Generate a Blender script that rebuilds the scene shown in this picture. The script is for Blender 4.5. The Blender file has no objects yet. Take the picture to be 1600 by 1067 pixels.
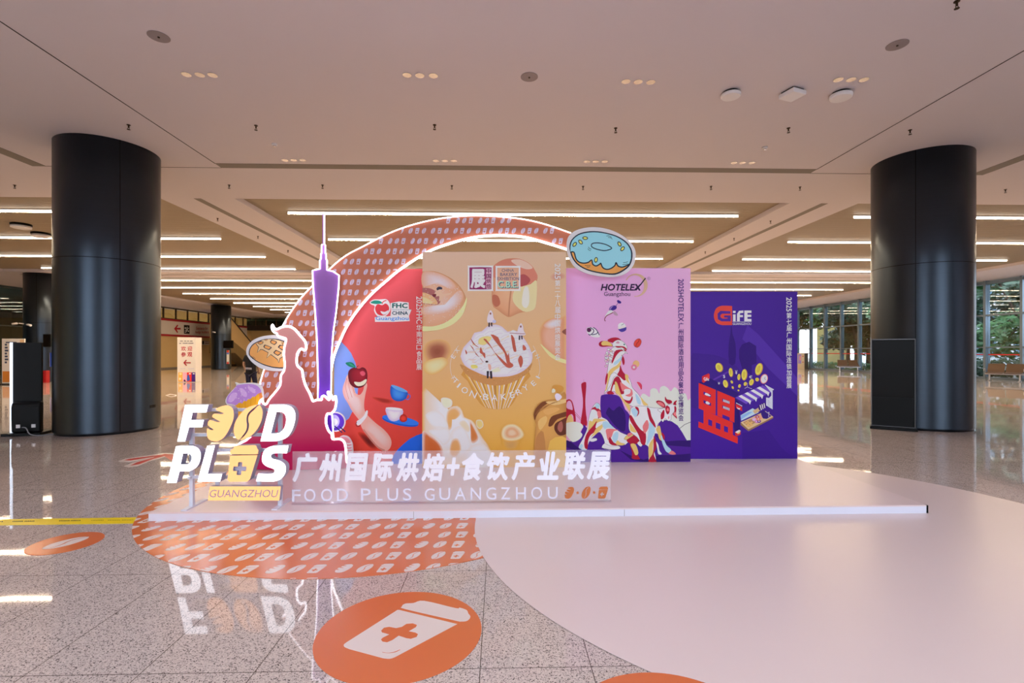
import bpy, bmesh, math, random
from mathutils import Vector, Matrix
from mathutils.geometry import tessellate_polygon

random.seed(7)
S = bpy.context.scene
COL = S.collection

# ------------------------------------------------------------------ camera
FPX, CX, CY, EYE = 775.0, 800.0, 549.0, 1.5      # focal length and horizon of the 1600x1067 photograph
YAW = math.atan(20 / FPX)
SN, CS = math.sin(YAW), math.cos(YAW)
cam_data = bpy.data.cameras.new('camera')
cam_data.sensor_width = 36
cam_data.lens = FPX / 1600 * 36
cam_data.shift_y = (CY - 533.5) / 1600
cam_data.clip_start, cam_data.clip_end = 0.05, 400
cam = bpy.data.objects.new('camera', cam_data)
cam.location = (0, 0, EYE)
cam.rotation_euler = (math.pi / 2, 0, -YAW)
COL.objects.link(cam)
S.camera = cam

# ------------------------------------------------------------------ light
TUBE, LETTER, NEON, SKY = 78.0, 1.45, 3.2, 4.8     # lamp radiances, sky strength
TUBE_COL = (1.0, 0.76, 0.49)
w = bpy.data.worlds.new('sky')
S.world = w
w.use_nodes = True
bg = w.node_tree.nodes['Background']
bg.inputs[0].default_value = (0.84, 0.84, 1.0, 1)
bg.inputs[1].default_value = SKY
S.view_settings.view_transform = 'Standard'
S.view_settings.look = 'None'
S.view_settings.gamma = 1
S.view_settings.use_curve_mapping = False
S.view_settings.exposure = 0.58
S.cycles.use_denoising = True
S.cycles.max_bounces = 7
S.cycles.transparent_max_bounces = 24
S.cycles.sample_clamp_indirect = 6
S.cycles.caustics_reflective = False
S.cycles.caustics_refractive = False


# ------------------------------------------------------------------ helpers
def lin(c):
    return tuple(((v / 255) / 12.92 if v / 255 <= .04045 else ((v / 255 + .055) / 1.055) ** 2.4) for v in c[:3])


def ray(x, y):
    u, v = (x - CX) / FPX, -(y - CY) / FPX
    return Vector((u * CS + SN, -u * SN + CS, v))


def onY(x, y, Y):                       # point seen at photo pixel (x, y) on the upright plane at distance Y
    d = ray(x, y)
    t = Y / d.y
    return Vector((d.x * t, Y, EYE + d.z * t))


def onZ(x, y, z=0.0):                   # point seen at photo pixel (x, y) on the level plane at height z
    d = ray(x, y)
    t = (z - EYE) / d.z
    return Vector((d.x * t, d.y * t, z))


def zf(x0, y0, s):
    return lambda *p: [(x0 + a * s, y0 + b * s) for a, b in p]


def crom(pts, n=4, closed=True):        # smooth curve through points
    out = []
    N = len(pts)
    rng = range(N) if closed else range(N - 1)
    for i in rng:
        g = (lambda k: pts[k % N]) if closed else (lambda k: pts[max(0, min(N - 1, k))])
        p0, p1, p2, p3 = g(i - 1), g(i), g(i + 1), g(i + 2)
        for k in range(n):
            t = k / n
            out.append(tuple(.5 * (2 * b + (c - a) * t + (2 * a - 5 * b + 4 * c - d) * t * t + (3 * b - a - 3 * c + d) * t ** 3)
                             for a, b, c, d in zip(p0, p1, p2, p3)))
    if not closed:
        out.append(tuple(pts[-1]))
    return out


def ell(cx, cy, rx, ry, rot=0, n=24):
    c, s = math.cos(math.radians(rot)), math.sin(math.radians(rot))
    return [(cx + rx * math.cos(t) * c - ry * math.sin(t) * s, cy + rx * math.cos(t) * s + ry * math.sin(t) * c)
            for t in (2 * math.pi * k / n for k in range(n))]


class MB:
    """collects shapes into one mesh"""
    def __init__(self):
        self.v, self.f, self.m, self.sm = [], [], [], []

    def add(self, vs, fs, m=0, smooth=False):
        o = len(self.v)
        self.v += [tuple(p) for p in vs]
        for f in fs:
            self.f.append([i + o for i in f])
            self.m.append(m)
            self.sm.append(smooth)
        return self

    def box(self, a, b, m=0, M=None):
        (x0, y0, z0), (x1, y1, z1) = a, b
        vs = [Vector(p) for p in ((x0, y0, z0), (x1, y0, z0), (x1, y1, z0), (x0, y1, z0), (x0, y0, z1), (x1, y0, z1), (x1, y1, z1), (x0, y1, z1))]
        if M is not None:
            vs = [M @ p for p in vs]
        return self.add(vs, [(0, 3, 2, 1), (4, 5, 6, 7), (0, 1, 5, 4), (1, 2, 6, 5), (2, 3, 7, 6), (3, 0, 4, 7)], m)

    def bar(self, p, q, w, h=None, m=0):      # rectangular bar from p to q
        p, q = Vector(p), Vector(q)
        d = (q - p).normalized()
        up = Vector((0, 0, 1)) if abs(d.z) < .95 else Vector((0, 1, 0))
        a = d.cross(up).normalized() * w / 2
        b = a.cross(d).normalized() * (h or w) / 2
        vs = [p - a - b, p + a - b, p + a + b, p - a + b, q - a - b, q + a - b, q + a + b, q - a + b]
        return self.add(vs, [(0, 1, 2, 3), (7, 6, 5, 4), (0, 4, 5, 1), (1, 5, 6, 2), (2, 6, 7, 3), (3, 7, 4, 0)], m)

    def tube(self, path, r, n=8, closed=False, m=0, caps=True):
        path = [Vector(p) for p in path]
        N = len(path)
        rs = r if isinstance(r, (list, tuple)) else [r] * N
        vs, fs = [], []
        a = None
        for i, p in enumerate(path):
            if closed:
                d = path[(i + 1) % N] - path[i - 1]
            else:
                d = path[min(i + 1, N - 1)] - path[max(i - 1, 0)]
            d = d.normalized() if d.length > 1e-9 else Vector((0, 0, 1))
            if a is None:
                a = d.cross(Vector((0, 1, 0)) if abs(d.y) < .9 else Vector((1, 0, 0))).normalized()
            else:
                a = (a - d * a.dot(d))
                a = a.normalized() if a.length > 1e-6 else d.orthogonal().normalized()
            b = d.cross(a)
            for k in range(n):
                t = 2 * math.pi * k / n
                vs.append(p + (a * math.cos(t) + b * math.sin(t)) * rs[i])
        for i in range(N if closed else N - 1):
            j = (i + 1) % N
            for k in range(n):
                k2 = (k + 1) % n
                fs.append((i * n + k, i * n + k2, j * n + k2, j * n + k))
        self.add(vs, fs, m, True)
        if caps and not closed:
            o = len(self.v) - len(vs)
            self.f += [[o + k for k in range(n)][::-1], [o + (N - 1) * n + k for k in range(n)]]
            self.m += [m, m]
            self.sm += [False, False]
        return self

    def lathe(self, c, prof, n=48, m=0, smooth=True):   # prof: (radius, z) pairs
        vs, fs = [], []
        for i in range(len(prof) - 1):                   # every band has its own rings, so edges stay crisp
            for r, z in prof[i:i + 2]:
                for k in range(n):
                    t = 2 * math.pi * k / n
                    vs.append((c[0] + r * math.cos(t), c[1] + r * math.sin(t), c[2] + z))
            for k in range(n):
                k2 = (k + 1) % n
                fs.append((2 * i * n + k, 2 * i * n + k2, (2 * i + 1) * n + k2, (2 * i + 1) * n + k))
        self.add(vs, fs, m, smooth)
        o = len(self.v) - len(vs)
        for ring, rev in ((0, True), (2 * len(prof) - 3, False)):
            if prof[0 if rev else -1][0] > 1e-5:
                idx = [o + ring * n + k for k in range(n)]
                self.f.append(idx[::-1] if rev else idx)
                self.m.append(m)
                self.sm.append(False)
        return self

    def slab(self, loops, fmap, depth, m=0, mside=None):
        """solid plate: loops of 2-D points (holes allowed), fmap(point, d) -> 3-D, front at d=0, back at d=depth"""
        mside = m if mside is None else mside
        tri = tessellate_polygon([[Vector((p[0], p[1], 0)) for p in L] for L in loops])
        flat = [p for L in loops for p in L]
        n = len(flat)
        vs = [fmap(p, 0) for p in flat] + [fmap(p, depth) for p in flat]
        self.add(vs, list(tri), m)
        o = len(self.v) - len(vs)
        for t in tri:
            self.f.append([o + n + t[2], o + n + t[1], o + n + t[0]])
            self.m.append(mside)
            self.sm.append(False)
        b = 0
        for L in loops:
            for i in range(len(L)):
                j = (i + 1) % len(L)
                self.f.append([o + b + i, o + b + j, o + n + b + j, o + n + b + i])
                self.m.append(mside)
                self.sm.append(False)
            b += len(L)
        return self

    def build(self, name, mats, parent=None, loc=None, fix=True, bevel=0):
        me = bpy.data.meshes.new(name)
        me.from_pydata(self.v, [], self.f)
        for mm in (mats if isinstance(mats, (list, tuple)) else [mats]):
            me.materials.append(mm)
        me.polygons.foreach_set('material_index', self.m)
        me.polygons.foreach_set('use_smooth', self.sm)
        if fix:
            bm = bmesh.new()
            bm.from_mesh(me)
            bmesh.ops.recalc_face_normals(bm, faces=bm.faces)
            bm.to_mesh(me)
            bm.free()
        me.update()
        o = bpy.data.objects.new(name, me)
        COL.objects.link(o)
        if bevel:
            bv = o.modifiers.new('bevel', 'BEVEL')
            bv.width, bv.segments, bv.limit_method = bevel, 2, 'ANGLE'
        if parent is not None:
            o.parent = parent
            o.matrix_parent_inverse = Matrix.Translation(parent.location).inverted() if parent.rotation_euler.z == 0 else \
                (Matrix.Translation(parent.location) @ parent.rotation_euler.to_matrix().to_4x4()).inverted()
        return o


def tag(o, label=None, cat=None, group=None, kind=None):
    for k, v in (('label', label), ('category', cat), ('group', group), ('kind', kind)):
        if v:
            o[k] = v
    return o


def thing(name, loc, label, cat, group=None, kind=None):
    o = bpy.data.objects.new(name, None)
    o.empty_display_size = .1
    o.location = loc
    COL.objects.link(o)
    return tag(o, label, cat, group, kind)


def dup(root, loc, label, group=None):
    r = root.copy()
    COL.objects.link(r)
    r.location = loc
    r['label'] = label
    if group:
        r['group'] = group
    for ch in list(root.children):
        c = ch.copy()
        COL.objects.link(c)
        c.parent = r
        for g in ch.children:
            d = g.copy()
            COL.objects.link(d)
            d.parent = c
    return r


# ------------------------------------------------------------------ materials
MATS = {}


def mat(name, rgb, rough=.5, metal=0.0, emit=0.0, ecol=None, spec=.5, coat=0.0):
    m = bpy.data.materials.new(name)
    m.use_nodes = True
    b = m.node_tree.nodes['Principled BSDF']
    c = lin(rgb)
    b.inputs['Base Color'].default_value = (*c, 1)
    b.inputs['Roughness'].default_value = rough
    b.inputs['Metallic'].default_value = metal
    b.inputs['Specular IOR Level'].default_value = spec
    b.inputs['Coat Weight'].default_value = coat
    if emit:
        b.inputs['Emission Color'].default_value = (*(ecol or c), 1)
        b.inputs['Emission Strength'].default_value = emit
    MATS[name] = m
    return m


def noisy(m, scale, amount, detail=3, bump=0.0, stretch=(1, 1, 1)):
    """gentle procedural variation of the base colour (wear, weave) and bump"""
    nt = m.node_tree
    b = nt.nodes['Principled BSDF']
    tc = nt.nodes.new('ShaderNodeTexCoord')
    mp = nt.nodes.new('ShaderNodeMapping')
    mp.inputs['Scale'].default_value = stretch
    nz = nt.nodes.new('ShaderNodeTexNoise')
    nz.inputs['Scale'].default_value = scale
    nz.inputs['Detail'].default_value = detail
    nt.links.new(tc.outputs['Object'], mp.inputs[0])
    nt.links.new(mp.outputs[0], nz.inputs['Vector'])
    col = b.inputs['Base Color'].default_value[:]
    mx = nt.nodes.new('ShaderNodeMix')
    mx.data_type = 'RGBA'
    mx.inputs[6].default_value = tuple(v * (1 - amount) for v in col[:3]) + (1,)
    mx.inputs[7].default_value = tuple(min(1, v * (1 + amount)) for v in col[:3]) + (1,)
    nt.links.new(nz.outputs['Fac'], mx.inputs[0])
    nt.links.new(mx.outputs[2], b.inputs['Base Color'])
    if bump:
        bp = nt.nodes.new('ShaderNodeBump')
        bp.inputs['Strength'].default_value = bump
        bp.inputs['Distance'].default_value = .01
        nt.links.new(nz.outputs['Fac'], bp.inputs['Height'])
        nt.links.new(bp.outputs[0], b.inputs['Normal'])
    return m


def glassy(name, tint, refl=.12, haze=0.0, hcol=(235, 235, 245)):
    """clear sheet: lets light straight through, mirrors by angle, a little milky haze"""
    m = bpy.data.materials.new(name)
    m.use_nodes = True
    nt = m.node_tree
    nt.nodes.clear()
    out = nt.nodes.new('ShaderNodeOutputMaterial')
    tr = nt.nodes.new('ShaderNodeBsdfTransparent')
    tr.inputs[0].default_value = (*lin(tint), 1)
    gl = nt.nodes.new('ShaderNodeBsdfGlossy')
    gl.inputs['Roughness'].default_value = .01
    fr = nt.nodes.new('ShaderNodeLayerWeight')
    fr.inputs[0].default_value = .5
    pw = nt.nodes.new('ShaderNodeMath')
    pw.operation = 'POWER'
    pw.inputs[1].default_value = 4
    ma = nt.nodes.new('ShaderNodeMath')
    ma.operation = 'MULTIPLY_ADD'
    ma.inputs[1].default_value, ma.inputs[2].default_value = .8, refl
    m1 = nt.nodes.new('ShaderNodeMixShader')
    nt.links.new(fr.outputs['Facing'], pw.inputs[0])
    nt.links.new(pw.outputs[0], ma.inputs[0])
    nt.links.new(ma.outputs[0], m1.inputs[0])
    last = tr
    if haze:
        df = nt.nodes.new('ShaderNodeBsdfDiffuse')
        df.inputs[0].default_value = (*lin(hcol), 1)
        m2 = nt.nodes.new('ShaderNodeMixShader')
        m2.inputs[0].default_value = haze
        nt.links.new(tr.outputs[0], m2.inputs[1])
        nt.links.new(df.outputs[0], m2.inputs[2])
        last = m2
    nt.links.new(last.outputs[0], m1.inputs[1])
    nt.links.new(gl.outputs[0], m1.inputs[2])
    nt.links.new(m1.outputs[0], out.inputs[0])
    MATS[name] = m
    return m


# printed ink: colour and coverage come from the print itself
INK = bpy.data.materials.new('printed_ink')
INK.use_nodes = True
_b = INK.node_tree.nodes['Principled BSDF']
_a = INK.node_tree.nodes.new('ShaderNodeVertexColor')
_a.layer_name = 'ink'
INK.node_tree.links.new(_a.outputs['Color'], _b.inputs['Base Color'])
_b.inputs['Roughness'].default_value = .5
_b.inputs['Specular IOR Level'].default_value = .2


def ink(c):                              # ink as printed on white stock
    return tuple(min(.93, v * 1.3) for v in lin(c))


class Art:
    """a print: flat inked shapes laid on a surface; fmap(point, height) -> 3-D"""
    def __init__(self, fmap, step=.00003):
        self.fm, self.step, self.k = fmap, step, 1
        self.v, self.f, self.c = [], [], []
        self.bg = None

    def tris(self, pts, tri, col, cols=None):
        o = len(self.v)
        h = self.k * self.step
        self.v += [tuple(self.fm(p, h)) for p in pts]
        rgba = (*ink(col), 1) if col else None
        for t in tri:
            self.f.append([i + o for i in t])
            self.c += [(cols[i] if cols else rgba) for i in t]

    def poly(self, *loops, col, up=True):
        tri = tessellate_polygon([[Vector((p[0], p[1], 0)) for p in L] for L in loops])
        if up:
            self.k += 1
        self.tris([p for L in loops for p in L], tri, col)
        return self

    def sm(self, pts, col, n=4):
        return self.poly(crom(pts, n), col=col)

    def grad(self, quad, cols):                     # four corners, four colours
        self.k += 1
        N = 10
        pts, cc = [], []
        L = [ink(c) for c in cols]
        for j in range(N + 1):
            for i in range(N + 1):
                a, b = i / N, j / N
                wts = ((1 - a) * (1 - b), a * (1 - b), a * b, (1 - a) * b)
                pts.append(tuple(sum(wt * q[d] for wt, q in zip(wts, quad)) for d in (0, 1)))
                cc.append(tuple(sum(wt * q[d] for wt, q in zip(wts, L)) for d in (0, 1, 2)) + (1,))
        tri = []
        for j in range(N):
            for i in range(N):
                p = j * (N + 1) + i
                tri.append((p, p + 1, p + N + 2, p + N + 1))
        self.tris(pts, tri, None, cc)
        return self

    def blob(self, pts, stops, c=None, bg=None):
        """rings shrinking to a centre; stops = (size 1..0, ink, share of that ink over the ground) from the edge inwards"""
        bg = bg or self.bg
        self.k += 1
        n = len(pts)
        c = c or (sum(p[0] for p in pts) / n, sum(p[1] for p in pts) / n)
        P, C, T = [], [], []
        for s, col, al in stops:
            for p in pts:
                P.append((c[0] + (p[0] - c[0]) * s, c[1] + (p[1] - c[1]) * s))
                if al < 1 and bg:
                    g = bg(P[-1]) if callable(bg) else bg
                    C.append((*ink([u * (1 - al) + v * al for u, v in zip(g, col)]), 1))
                else:
                    C.append((*ink(col), 1))
        for r in range(len(stops) - 1):
            for i in range(n):
                j = (i + 1) % n
                T.append((r * n + i, r * n + j, (r + 1) * n + j, (r + 1) * n + i))
        P.append(c)
        C.append(C[-1])
        b = (len(stops) - 1) * n
        for i in range(n):
            T.append((b + i, b + (i + 1) % n, len(P) - 1))
        self.tris(P[:n], tessellate_polygon([[Vector((*p[:2], 0)) for p in P[:n]]]), None, C[:n])
        o = len(self.v)
        self.tris(P, T, None, C)
        for i in range(len(P)):                         # inner rings lie a hair above the outer ones
            q = P[i]
            self.v[o + i] = tuple(self.fm(q, (self.k + .4 + 1.6 * (min(i // n, len(stops)) + (i % 7) * .02)) * self.step))
        self.k += 2 + 2 * len(stops)
        return self

    def line(self, pts, wd, col):                   # stroke of width wd
        self.k += 1
        L, R = [], []
        N = len(pts)
        for i in range(N):
            a, b = pts[max(i - 1, 0)], pts[min(i + 1, N - 1)]
            dx, dy = b[0] - a[0], b[1] - a[1]
            q = math.hypot(dx, dy) or 1
            L.append((pts[i][0] - dy / q * wd / 2, pts[i][1] + dx / q * wd / 2))
            R.append((pts[i][0] + dy / q * wd / 2, pts[i][1] - dx / q * wd / 2))
        P = L + R
        self.tris(P, [(i, i + 1, N + i + 1, N + i) for i in range(N - 1)], col)
        return self

    def loop(self, pts, wd, col):
        return self.line(list(pts) + [pts[0], pts[1]], wd, col)

    def text(self, s, box, col, **kw):
        vs, fs = glyphs(s, box, **kw)
        n = len(vs)
        m = n // 4 if kw.get('bold', 0) > 0 else n
        for q in range(0, n, m or 1):                   # overlaid copies each lie a hair higher
            self.k += 1
            self.tris(vs[q:q + m], [[i - q for i in f] for f in fs if q <= f[0] < q + m], col)
        return self

    def build(self, name, parent=None):
        me = bpy.data.meshes.new(name)
        me.from_pydata(self.v, [], self.f)
        at = me.color_attributes.new('ink', 'FLOAT_COLOR', 'CORNER')
        at.data.foreach_set('color', [x for c in self.c for x in c])
        me.materials.append(INK)
        me.update()
        o = bpy.data.objects.new(name, me)
        COL.objects.link(o)
        if parent is not None:
            o.parent = parent
            o.matrix_parent_inverse = (Matrix.Translation(parent.location) @ parent.rotation_euler.to_matrix().to_4x4()).inverted()
        return o


_gl = {}


def glyph_raw(s, bold, shear, extrude=0.0, res=3):
    key = (s, bold, shear, extrude)
    if key in _gl:
        return _gl[key]
    cu = bpy.data.curves.new('glyph', 'FONT')
    cu.body = s
    cu.offset = bold
    cu.shear = shear
    cu.resolution_u = res
    cu.extrude = extrude
    cu.fill_mode = 'BOTH' if extrude else 'FRONT'
    o = bpy.data.objects.new('glyph', cu)
    COL.objects.link(o)
    dg = bpy.context.evaluated_depsgraph_get()
    me = o.evaluated_get(dg).to_mesh()
    vs = [tuple(v.co) for v in me.vertices]
    fs = [list(p.vertices) for p in me.polygons]
    o.evaluated_get(dg).to_mesh_clear()
    bpy.data.objects.remove(o)
    bpy.data.curves.remove(cu)
    _gl[key] = (vs, fs)
    return vs, fs


def glyphs(s, box, bold=0.0, shear=0.0, cw=False):
    """lettering fitted to a box (x0, y0, x1, y1) with y down; cw turns it to read downwards"""
    vs, fs = glyph_raw(s, 0.0, shear)
    if not vs:
        return [], []
    e = bold
    if e > 0:                                       # heavier weight: the same outline overlaid, slightly shifted
        n = len(vs)
        sh = ((-e, -e * .5), (e, e * .5), (e * .5, -e), (-e * .5, e))
        vs, fs = [(v[0] + dx, v[1] + dy, 0) for dx, dy in sh for v in vs], [[i + n * k for i in f] for k in range(4) for f in fs]
    pts = [(v[1], v[0]) if cw else (v[0], -v[1]) for v in vs]
    if cw:
        pts = [(-(-p[0]), p[1]) for p in pts]
    x0, x1 = min(p[0] for p in pts), max(p[0] for p in pts)
    y0, y1 = min(p[1] for p in pts), max(p[1] for p in pts)
    if cw:                                          # reading downwards: the letters' tops face right
        q = [(box[0] + (p[0] - x0) / (x1 - x0) * (box[2] - box[0]), box[1] + (p[1] - y0) / (y1 - y0) * (box[3] - box[1])) for p in pts]
    else:
        q = [(box[0] + (p[0] - x0) / (x1 - x0) * (box[2] - box[0]), box[1] + (p[1] - y0) / (y1 - y0) * (box[3] - box[1])) for p in pts]
    return q, fs


def clip(poly, conv):                   # keep the part of a polygon inside a convex outline
    area = sum(conv[i][0] * conv[(i + 1) % len(conv)][1] - conv[(i + 1) % len(conv)][0] * conv[i][1] for i in range(len(conv)))
    sgn = 1 if area > 0 else -1
    out = list(poly)
    for i in range(len(conv)):
        a, b = conv[i], conv[(i + 1) % len(conv)]
        side = lambda p: sgn * ((b[0] - a[0]) * (p[1] - a[1]) - (b[1] - a[1]) * (p[0] - a[0]))
        src, out = out, []
        for k in range(len(src)):
            p, q = src[k], src[(k + 1) % len(src)]
            sp, sq = side(p), side(q)
            if sp >= 0:
                out.append(p)
            if sp * sq < 0:
                t = sp / (sp - sq)
                out.append((p[0] + (q[0] - p[0]) * t, p[1] + (q[1] - p[1]) * t))
        if not out:
            return []
    return out


def inside(p, poly):
    c = False
    for i in range(len(poly)):
        a, b = poly[i], poly[i - 1]
        if (a[1] > p[1]) != (b[1] > p[1]) and p[0] < (b[0] - a[0]) * (p[1] - a[1]) / (b[1] - a[1]) + a[0]:
            c = not c
    return c


def face_on(Y):                         # photo pixels -> upright plane at Y, height towards the viewer
    return lambda p, h: onY(p[0], p[1], Y) + Vector((0, -h, 0))


def face_back(Y):                       # same, depth away from the viewer
    return lambda p, d: onY(p[0], p[1], Y) + Vector((0, d, 0))


def floor_on(z):
    return lambda p, h: onZ(p[0], p[1], z) + Vector((0, 0, h))


# the three icons of the fair (bread, bean, cup) in a 1 x 1 box, y down
_N = zf(0, 0, 1)
BREAD_L = _N((565, 170), (600, 172), (628, 195), (637, 240), (630, 290), (605, 350), (570, 410), (530, 445), (485, 455), (440, 440), (424, 405),
             (424, 352), (450, 363), (478, 362), (430, 325), (445, 285), (500, 300), (530, 298), (465, 262), (482, 235), (530, 238), (557, 230), (492, 205), (522, 183))
BEAN_A = _N((822, 168), (770, 176), (720, 205), (675, 255), (645, 310), (636, 365), (645, 412), (675, 442), (706, 410), (733, 370), (741, 330), (737, 285), (745, 240), (775, 205))
BEAN_B = _N((836, 168), (856, 188), (866, 225), (856, 290), (825, 355), (780, 405), (735, 433), (690, 442), (722, 410), (749, 370), (758, 325), (751, 280), (762, 240), (797, 205))
LID = _N((632, 512), (645, 493), (665, 490), (690, 488), (790, 485), (815, 490), (822, 512), (832, 525), (828, 548), (812, 557), (622, 557), (608, 545), (612, 522))
CUP = _N((608, 568), (825, 563), (765, 755), (742, 775), (602, 776), (586, 760))
CROSS = _N((672, 622), (705, 622), (703, 654), (735, 654), (732, 690), (698, 690), (694, 720), (658, 720), (662, 690), (632, 690), (636, 654), (668, 654))


def unit(loops):
    xs = [p[0] for L in loops for p in L]
    ys = [p[1] for L in loops for p in L]
    return [[((p[0] - min(xs)) / (max(xs) - min(xs)), (p[1] - min(ys)) / (max(ys) - min(ys))) for p in L] for L in loops]


U_BREAD = unit([BREAD_L])
U_BEAN = unit([BEAN_A, BEAN_B])
U_CUP = unit([LID, CUP, CROSS])
# ------------------------------------------------------------------ materials of the hall
CEIL, SLAT_Z = 5.33, 5.46
XL, XR, YB, YF = -28.6, 26.5, 58.0, -16.0         # left wall, right glass, far wall, added front wall behind the camera
M_white = noisy(mat('ceiling_paint', (218, 210, 214), .7), .6, .015)
M_slat = noisy(mat('slat_aluminium', (156, 138, 112), .45), 3, .06, stretch=(.3, 6, 1))
M_seam = mat('dark_joint', (58, 54, 52), .8)
M_slot = mat('slot_grey', (128, 120, 112), .6)
M_tan = noisy(mat('tan_wall', (222, 192, 136), .5), 1.2, .05)
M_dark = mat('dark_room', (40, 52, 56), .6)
M_mull = mat('mullion_grey', (112, 128, 142), .4, .5)
M_bronze = mat('bronze_bar', (120, 92, 62), .4, .4)
M_glass = glassy('window_glass', (236, 244, 242), .05)
M_teal = glassy('teal_glass', (176, 212, 218), .06)
M_tube = mat('tube_glow', (255, 245, 230), .4, emit=TUBE, ecol=TUBE_COL)
M_tube2 = mat('tube_side_glow', (255, 245, 230), .4, emit=2.6, ecol=(1.0, .88, .74))
M_alu = mat('aluminium', (190, 190, 194), .35, .8)
M_black = mat('black_plastic', (12, 12, 13), .4, spec=.15)
M_blackm = noisy(mat('black_powder_coat', (15, 15, 16), .5, spec=.2), 60, .1)
M_screen = mat('screen_glass', (20, 16, 14), .15, spec=.06)
M_wht = mat('white_plastic', (232, 230, 232), .4)
M_chrome = mat('chrome', (225, 222, 225), .15, 1)
M_col = noisy(mat('anthracite_panel', (62, 69, 78), .31, .92), 40, .12, stretch=(.02, .02, 8))

# granite: speckled slabs with fine joints
M_floor = bpy.data.materials.new('polished_granite')
M_floor.use_nodes = True
nt = M_floor.node_tree
pb = nt.nodes['Principled BSDF']
N_, L_ = nt.nodes.new, nt.links.new
tc = N_('ShaderNodeTexCoord')
vo = N_('ShaderNodeTexVoronoi')
vo.inputs['Scale'].default_value = 205
L_(tc.outputs['Object'], vo.inputs['Vector'])
sep = N_('ShaderNodeSeparateColor')
L_(vo.outputs['Color'], sep.inputs[0])
r1 = N_('ShaderNodeValToRGB')
e = r1.color_ramp.elements
e[0].position, e[0].color = 0.0, (*lin((84, 76, 76)), 1)
e[1].position, e[1].color = 1.0, (*lin((222, 208, 202)), 1)
for p_, c_ in ((.1, (110, 100, 98)), (.2, (190, 177, 173)), (.55, (206, 193, 188)), (.85, (218, 206, 201))):
    k_ = e.new(p_)
    k_.color = (*lin(c_), 1)
L_(sep.outputs[0], r1.inputs[0])
n2 = N_('ShaderNodeTexNoise')
n2.inputs['Scale'].default_value = .7
n2.inputs['Detail'].default_value = 4
L_(tc.outputs['Object'], n2.inputs['Vector'])
mx = N_('ShaderNodeMix')
mx.data_type, mx.blend_type = 'RGBA', 'MULTIPLY'
mx.inputs[0].default_value = 1
rr = N_('ShaderNodeMapRange')
rr.inputs[3].default_value, rr.inputs[4].default_value = .86, 1.1
L_(n2.outputs['Fac'], rr.inputs[0])
L_(r1.outputs[0], mx.inputs[6])
L_(rr.outputs[0], mx.inputs[7])
sx = N_('ShaderNodeSeparateXYZ')
L_(tc.outputs['Object'], sx.inputs[0])


def _joint(out, off, pitch, wd):
    a = N_('ShaderNodeMath'); a.operation = 'ADD'; a.inputs[1].default_value = off
    b = N_('ShaderNodeMath'); b.operation = 'PINGPONG'; b.inputs[1].default_value = pitch / 2
    c = N_('ShaderNodeMath'); c.operation = 'LESS_THAN'; c.inputs[1].default_value = wd
    L_(out, a.inputs[0]); L_(a.outputs[0], b.inputs[0]); L_(b.outputs[0], c.inputs[0])
    return c.outputs[0]


jx, jy = _joint(sx.outputs[0], .09, .527, .0022), _joint(sx.outputs[1], -2.35, 1.05, .0022)
jm = N_('ShaderNodeMath'); jm.operation = 'MAXIMUM'
L_(jx, jm.inputs[0]); L_(jy, jm.inputs[1])
m3 = N_('ShaderNodeMix')
m3.data_type = 'RGBA'
m3.inputs[7].default_value = (*lin((96, 84, 78)), 1)
L_(jm.outputs[0], m3.inputs[0])
L_(mx.outputs[2], m3.inputs[6])
L_(m3.outputs[2], pb.inputs['Base Color'])
pb.inputs['Roughness'].default_value = .035
pb.inputs['IOR'].default_value = 1.5
n4 = N_('ShaderNodeTexNoise')
n4.inputs['Scale'].default_value = 1.6
n4.inputs['Detail'].default_value = 1
L_(tc.outputs['Object'], n4.inputs['Vector'])
bp = N_('ShaderNodeBump')
bp.inputs['Strength'].default_value = .1
bp.inputs['Distance'].default_value = .012
L_(n4.outputs['Fac'], bp.inputs['Height'])
L_(bp.outputs[0], pb.inputs['Normal'])


def struct(o, label=None):
    o['kind'] = 'structure'
    if label:
        o['label'] = label
    return o


# ------------------------------------------------------------------ floor, ceiling, walls
struct(MB().box((-37, YF, -.2), (XR + .3, YB, 0)).build('floor', M_floor), 'polished speckled granite floor with fine joints')
struct(MB().box((XR + .3, YF - 30, -.3), (110, 110, -.05)).box((-37, YF - 60, -.3), (XR + .3, YF, -.05)).build('pavement', noisy(mat('paving', (150, 150, 148), .8), 2, .1)))
BAYX = [(-23.8, -8.48), (-6.64, 7.5), (9.3, 23.0)]
BAYY = [(12.62, 24.4), (26.2, 53.0)]
ADDED_COURT, CTOP = -4.0, 9.0                            # invented glazed court behind the viewpoint, added for daylight; higher than the hall
cm = MB()
xs = sorted({-37.0, XR + .3} | {v for b in BAYX for v in b})
ys = sorted({ADDED_COURT, YB + .2} | {v for b in BAYY for v in b})
for i in range(len(xs) - 1):
    for j in range(len(ys) - 1):
        xm, ym = (xs[i] + xs[i + 1]) / 2, (ys[j] + ys[j + 1]) / 2
        if any(a < xm < b for a, b in BAYX) and any(a < ym < b for a, b in BAYY):
            continue
        cm.box((xs[i], ys[j], CEIL), (xs[i + 1], ys[j + 1], CEIL + .3))
struct(cm.build('ceiling', M_white), 'white flat ceiling with deep beams between slatted bays')
for x0, x1 in BAYX:                               # slatted metal infill, set up inside each bay
    for y0, y1 in BAYY:
        sm_ = MB()
        n_ = int((y1 - y0) / .118)
        st = (y1 - y0) / n_
        for k in range(n_):
            sm_.box((x0, y0 + k * st + .008, SLAT_Z), (x1, y0 + (k + 1) * st - .008, SLAT_Z + .03))
        sm_.box((x0, y0, SLAT_Z + .06), (x1, y1, SLAT_Z + .1), 1)
        struct(sm_.build('ceiling_slats', [M_slat, M_seam]))
# joints and slots of the plain ceiling
tk = 0


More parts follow.
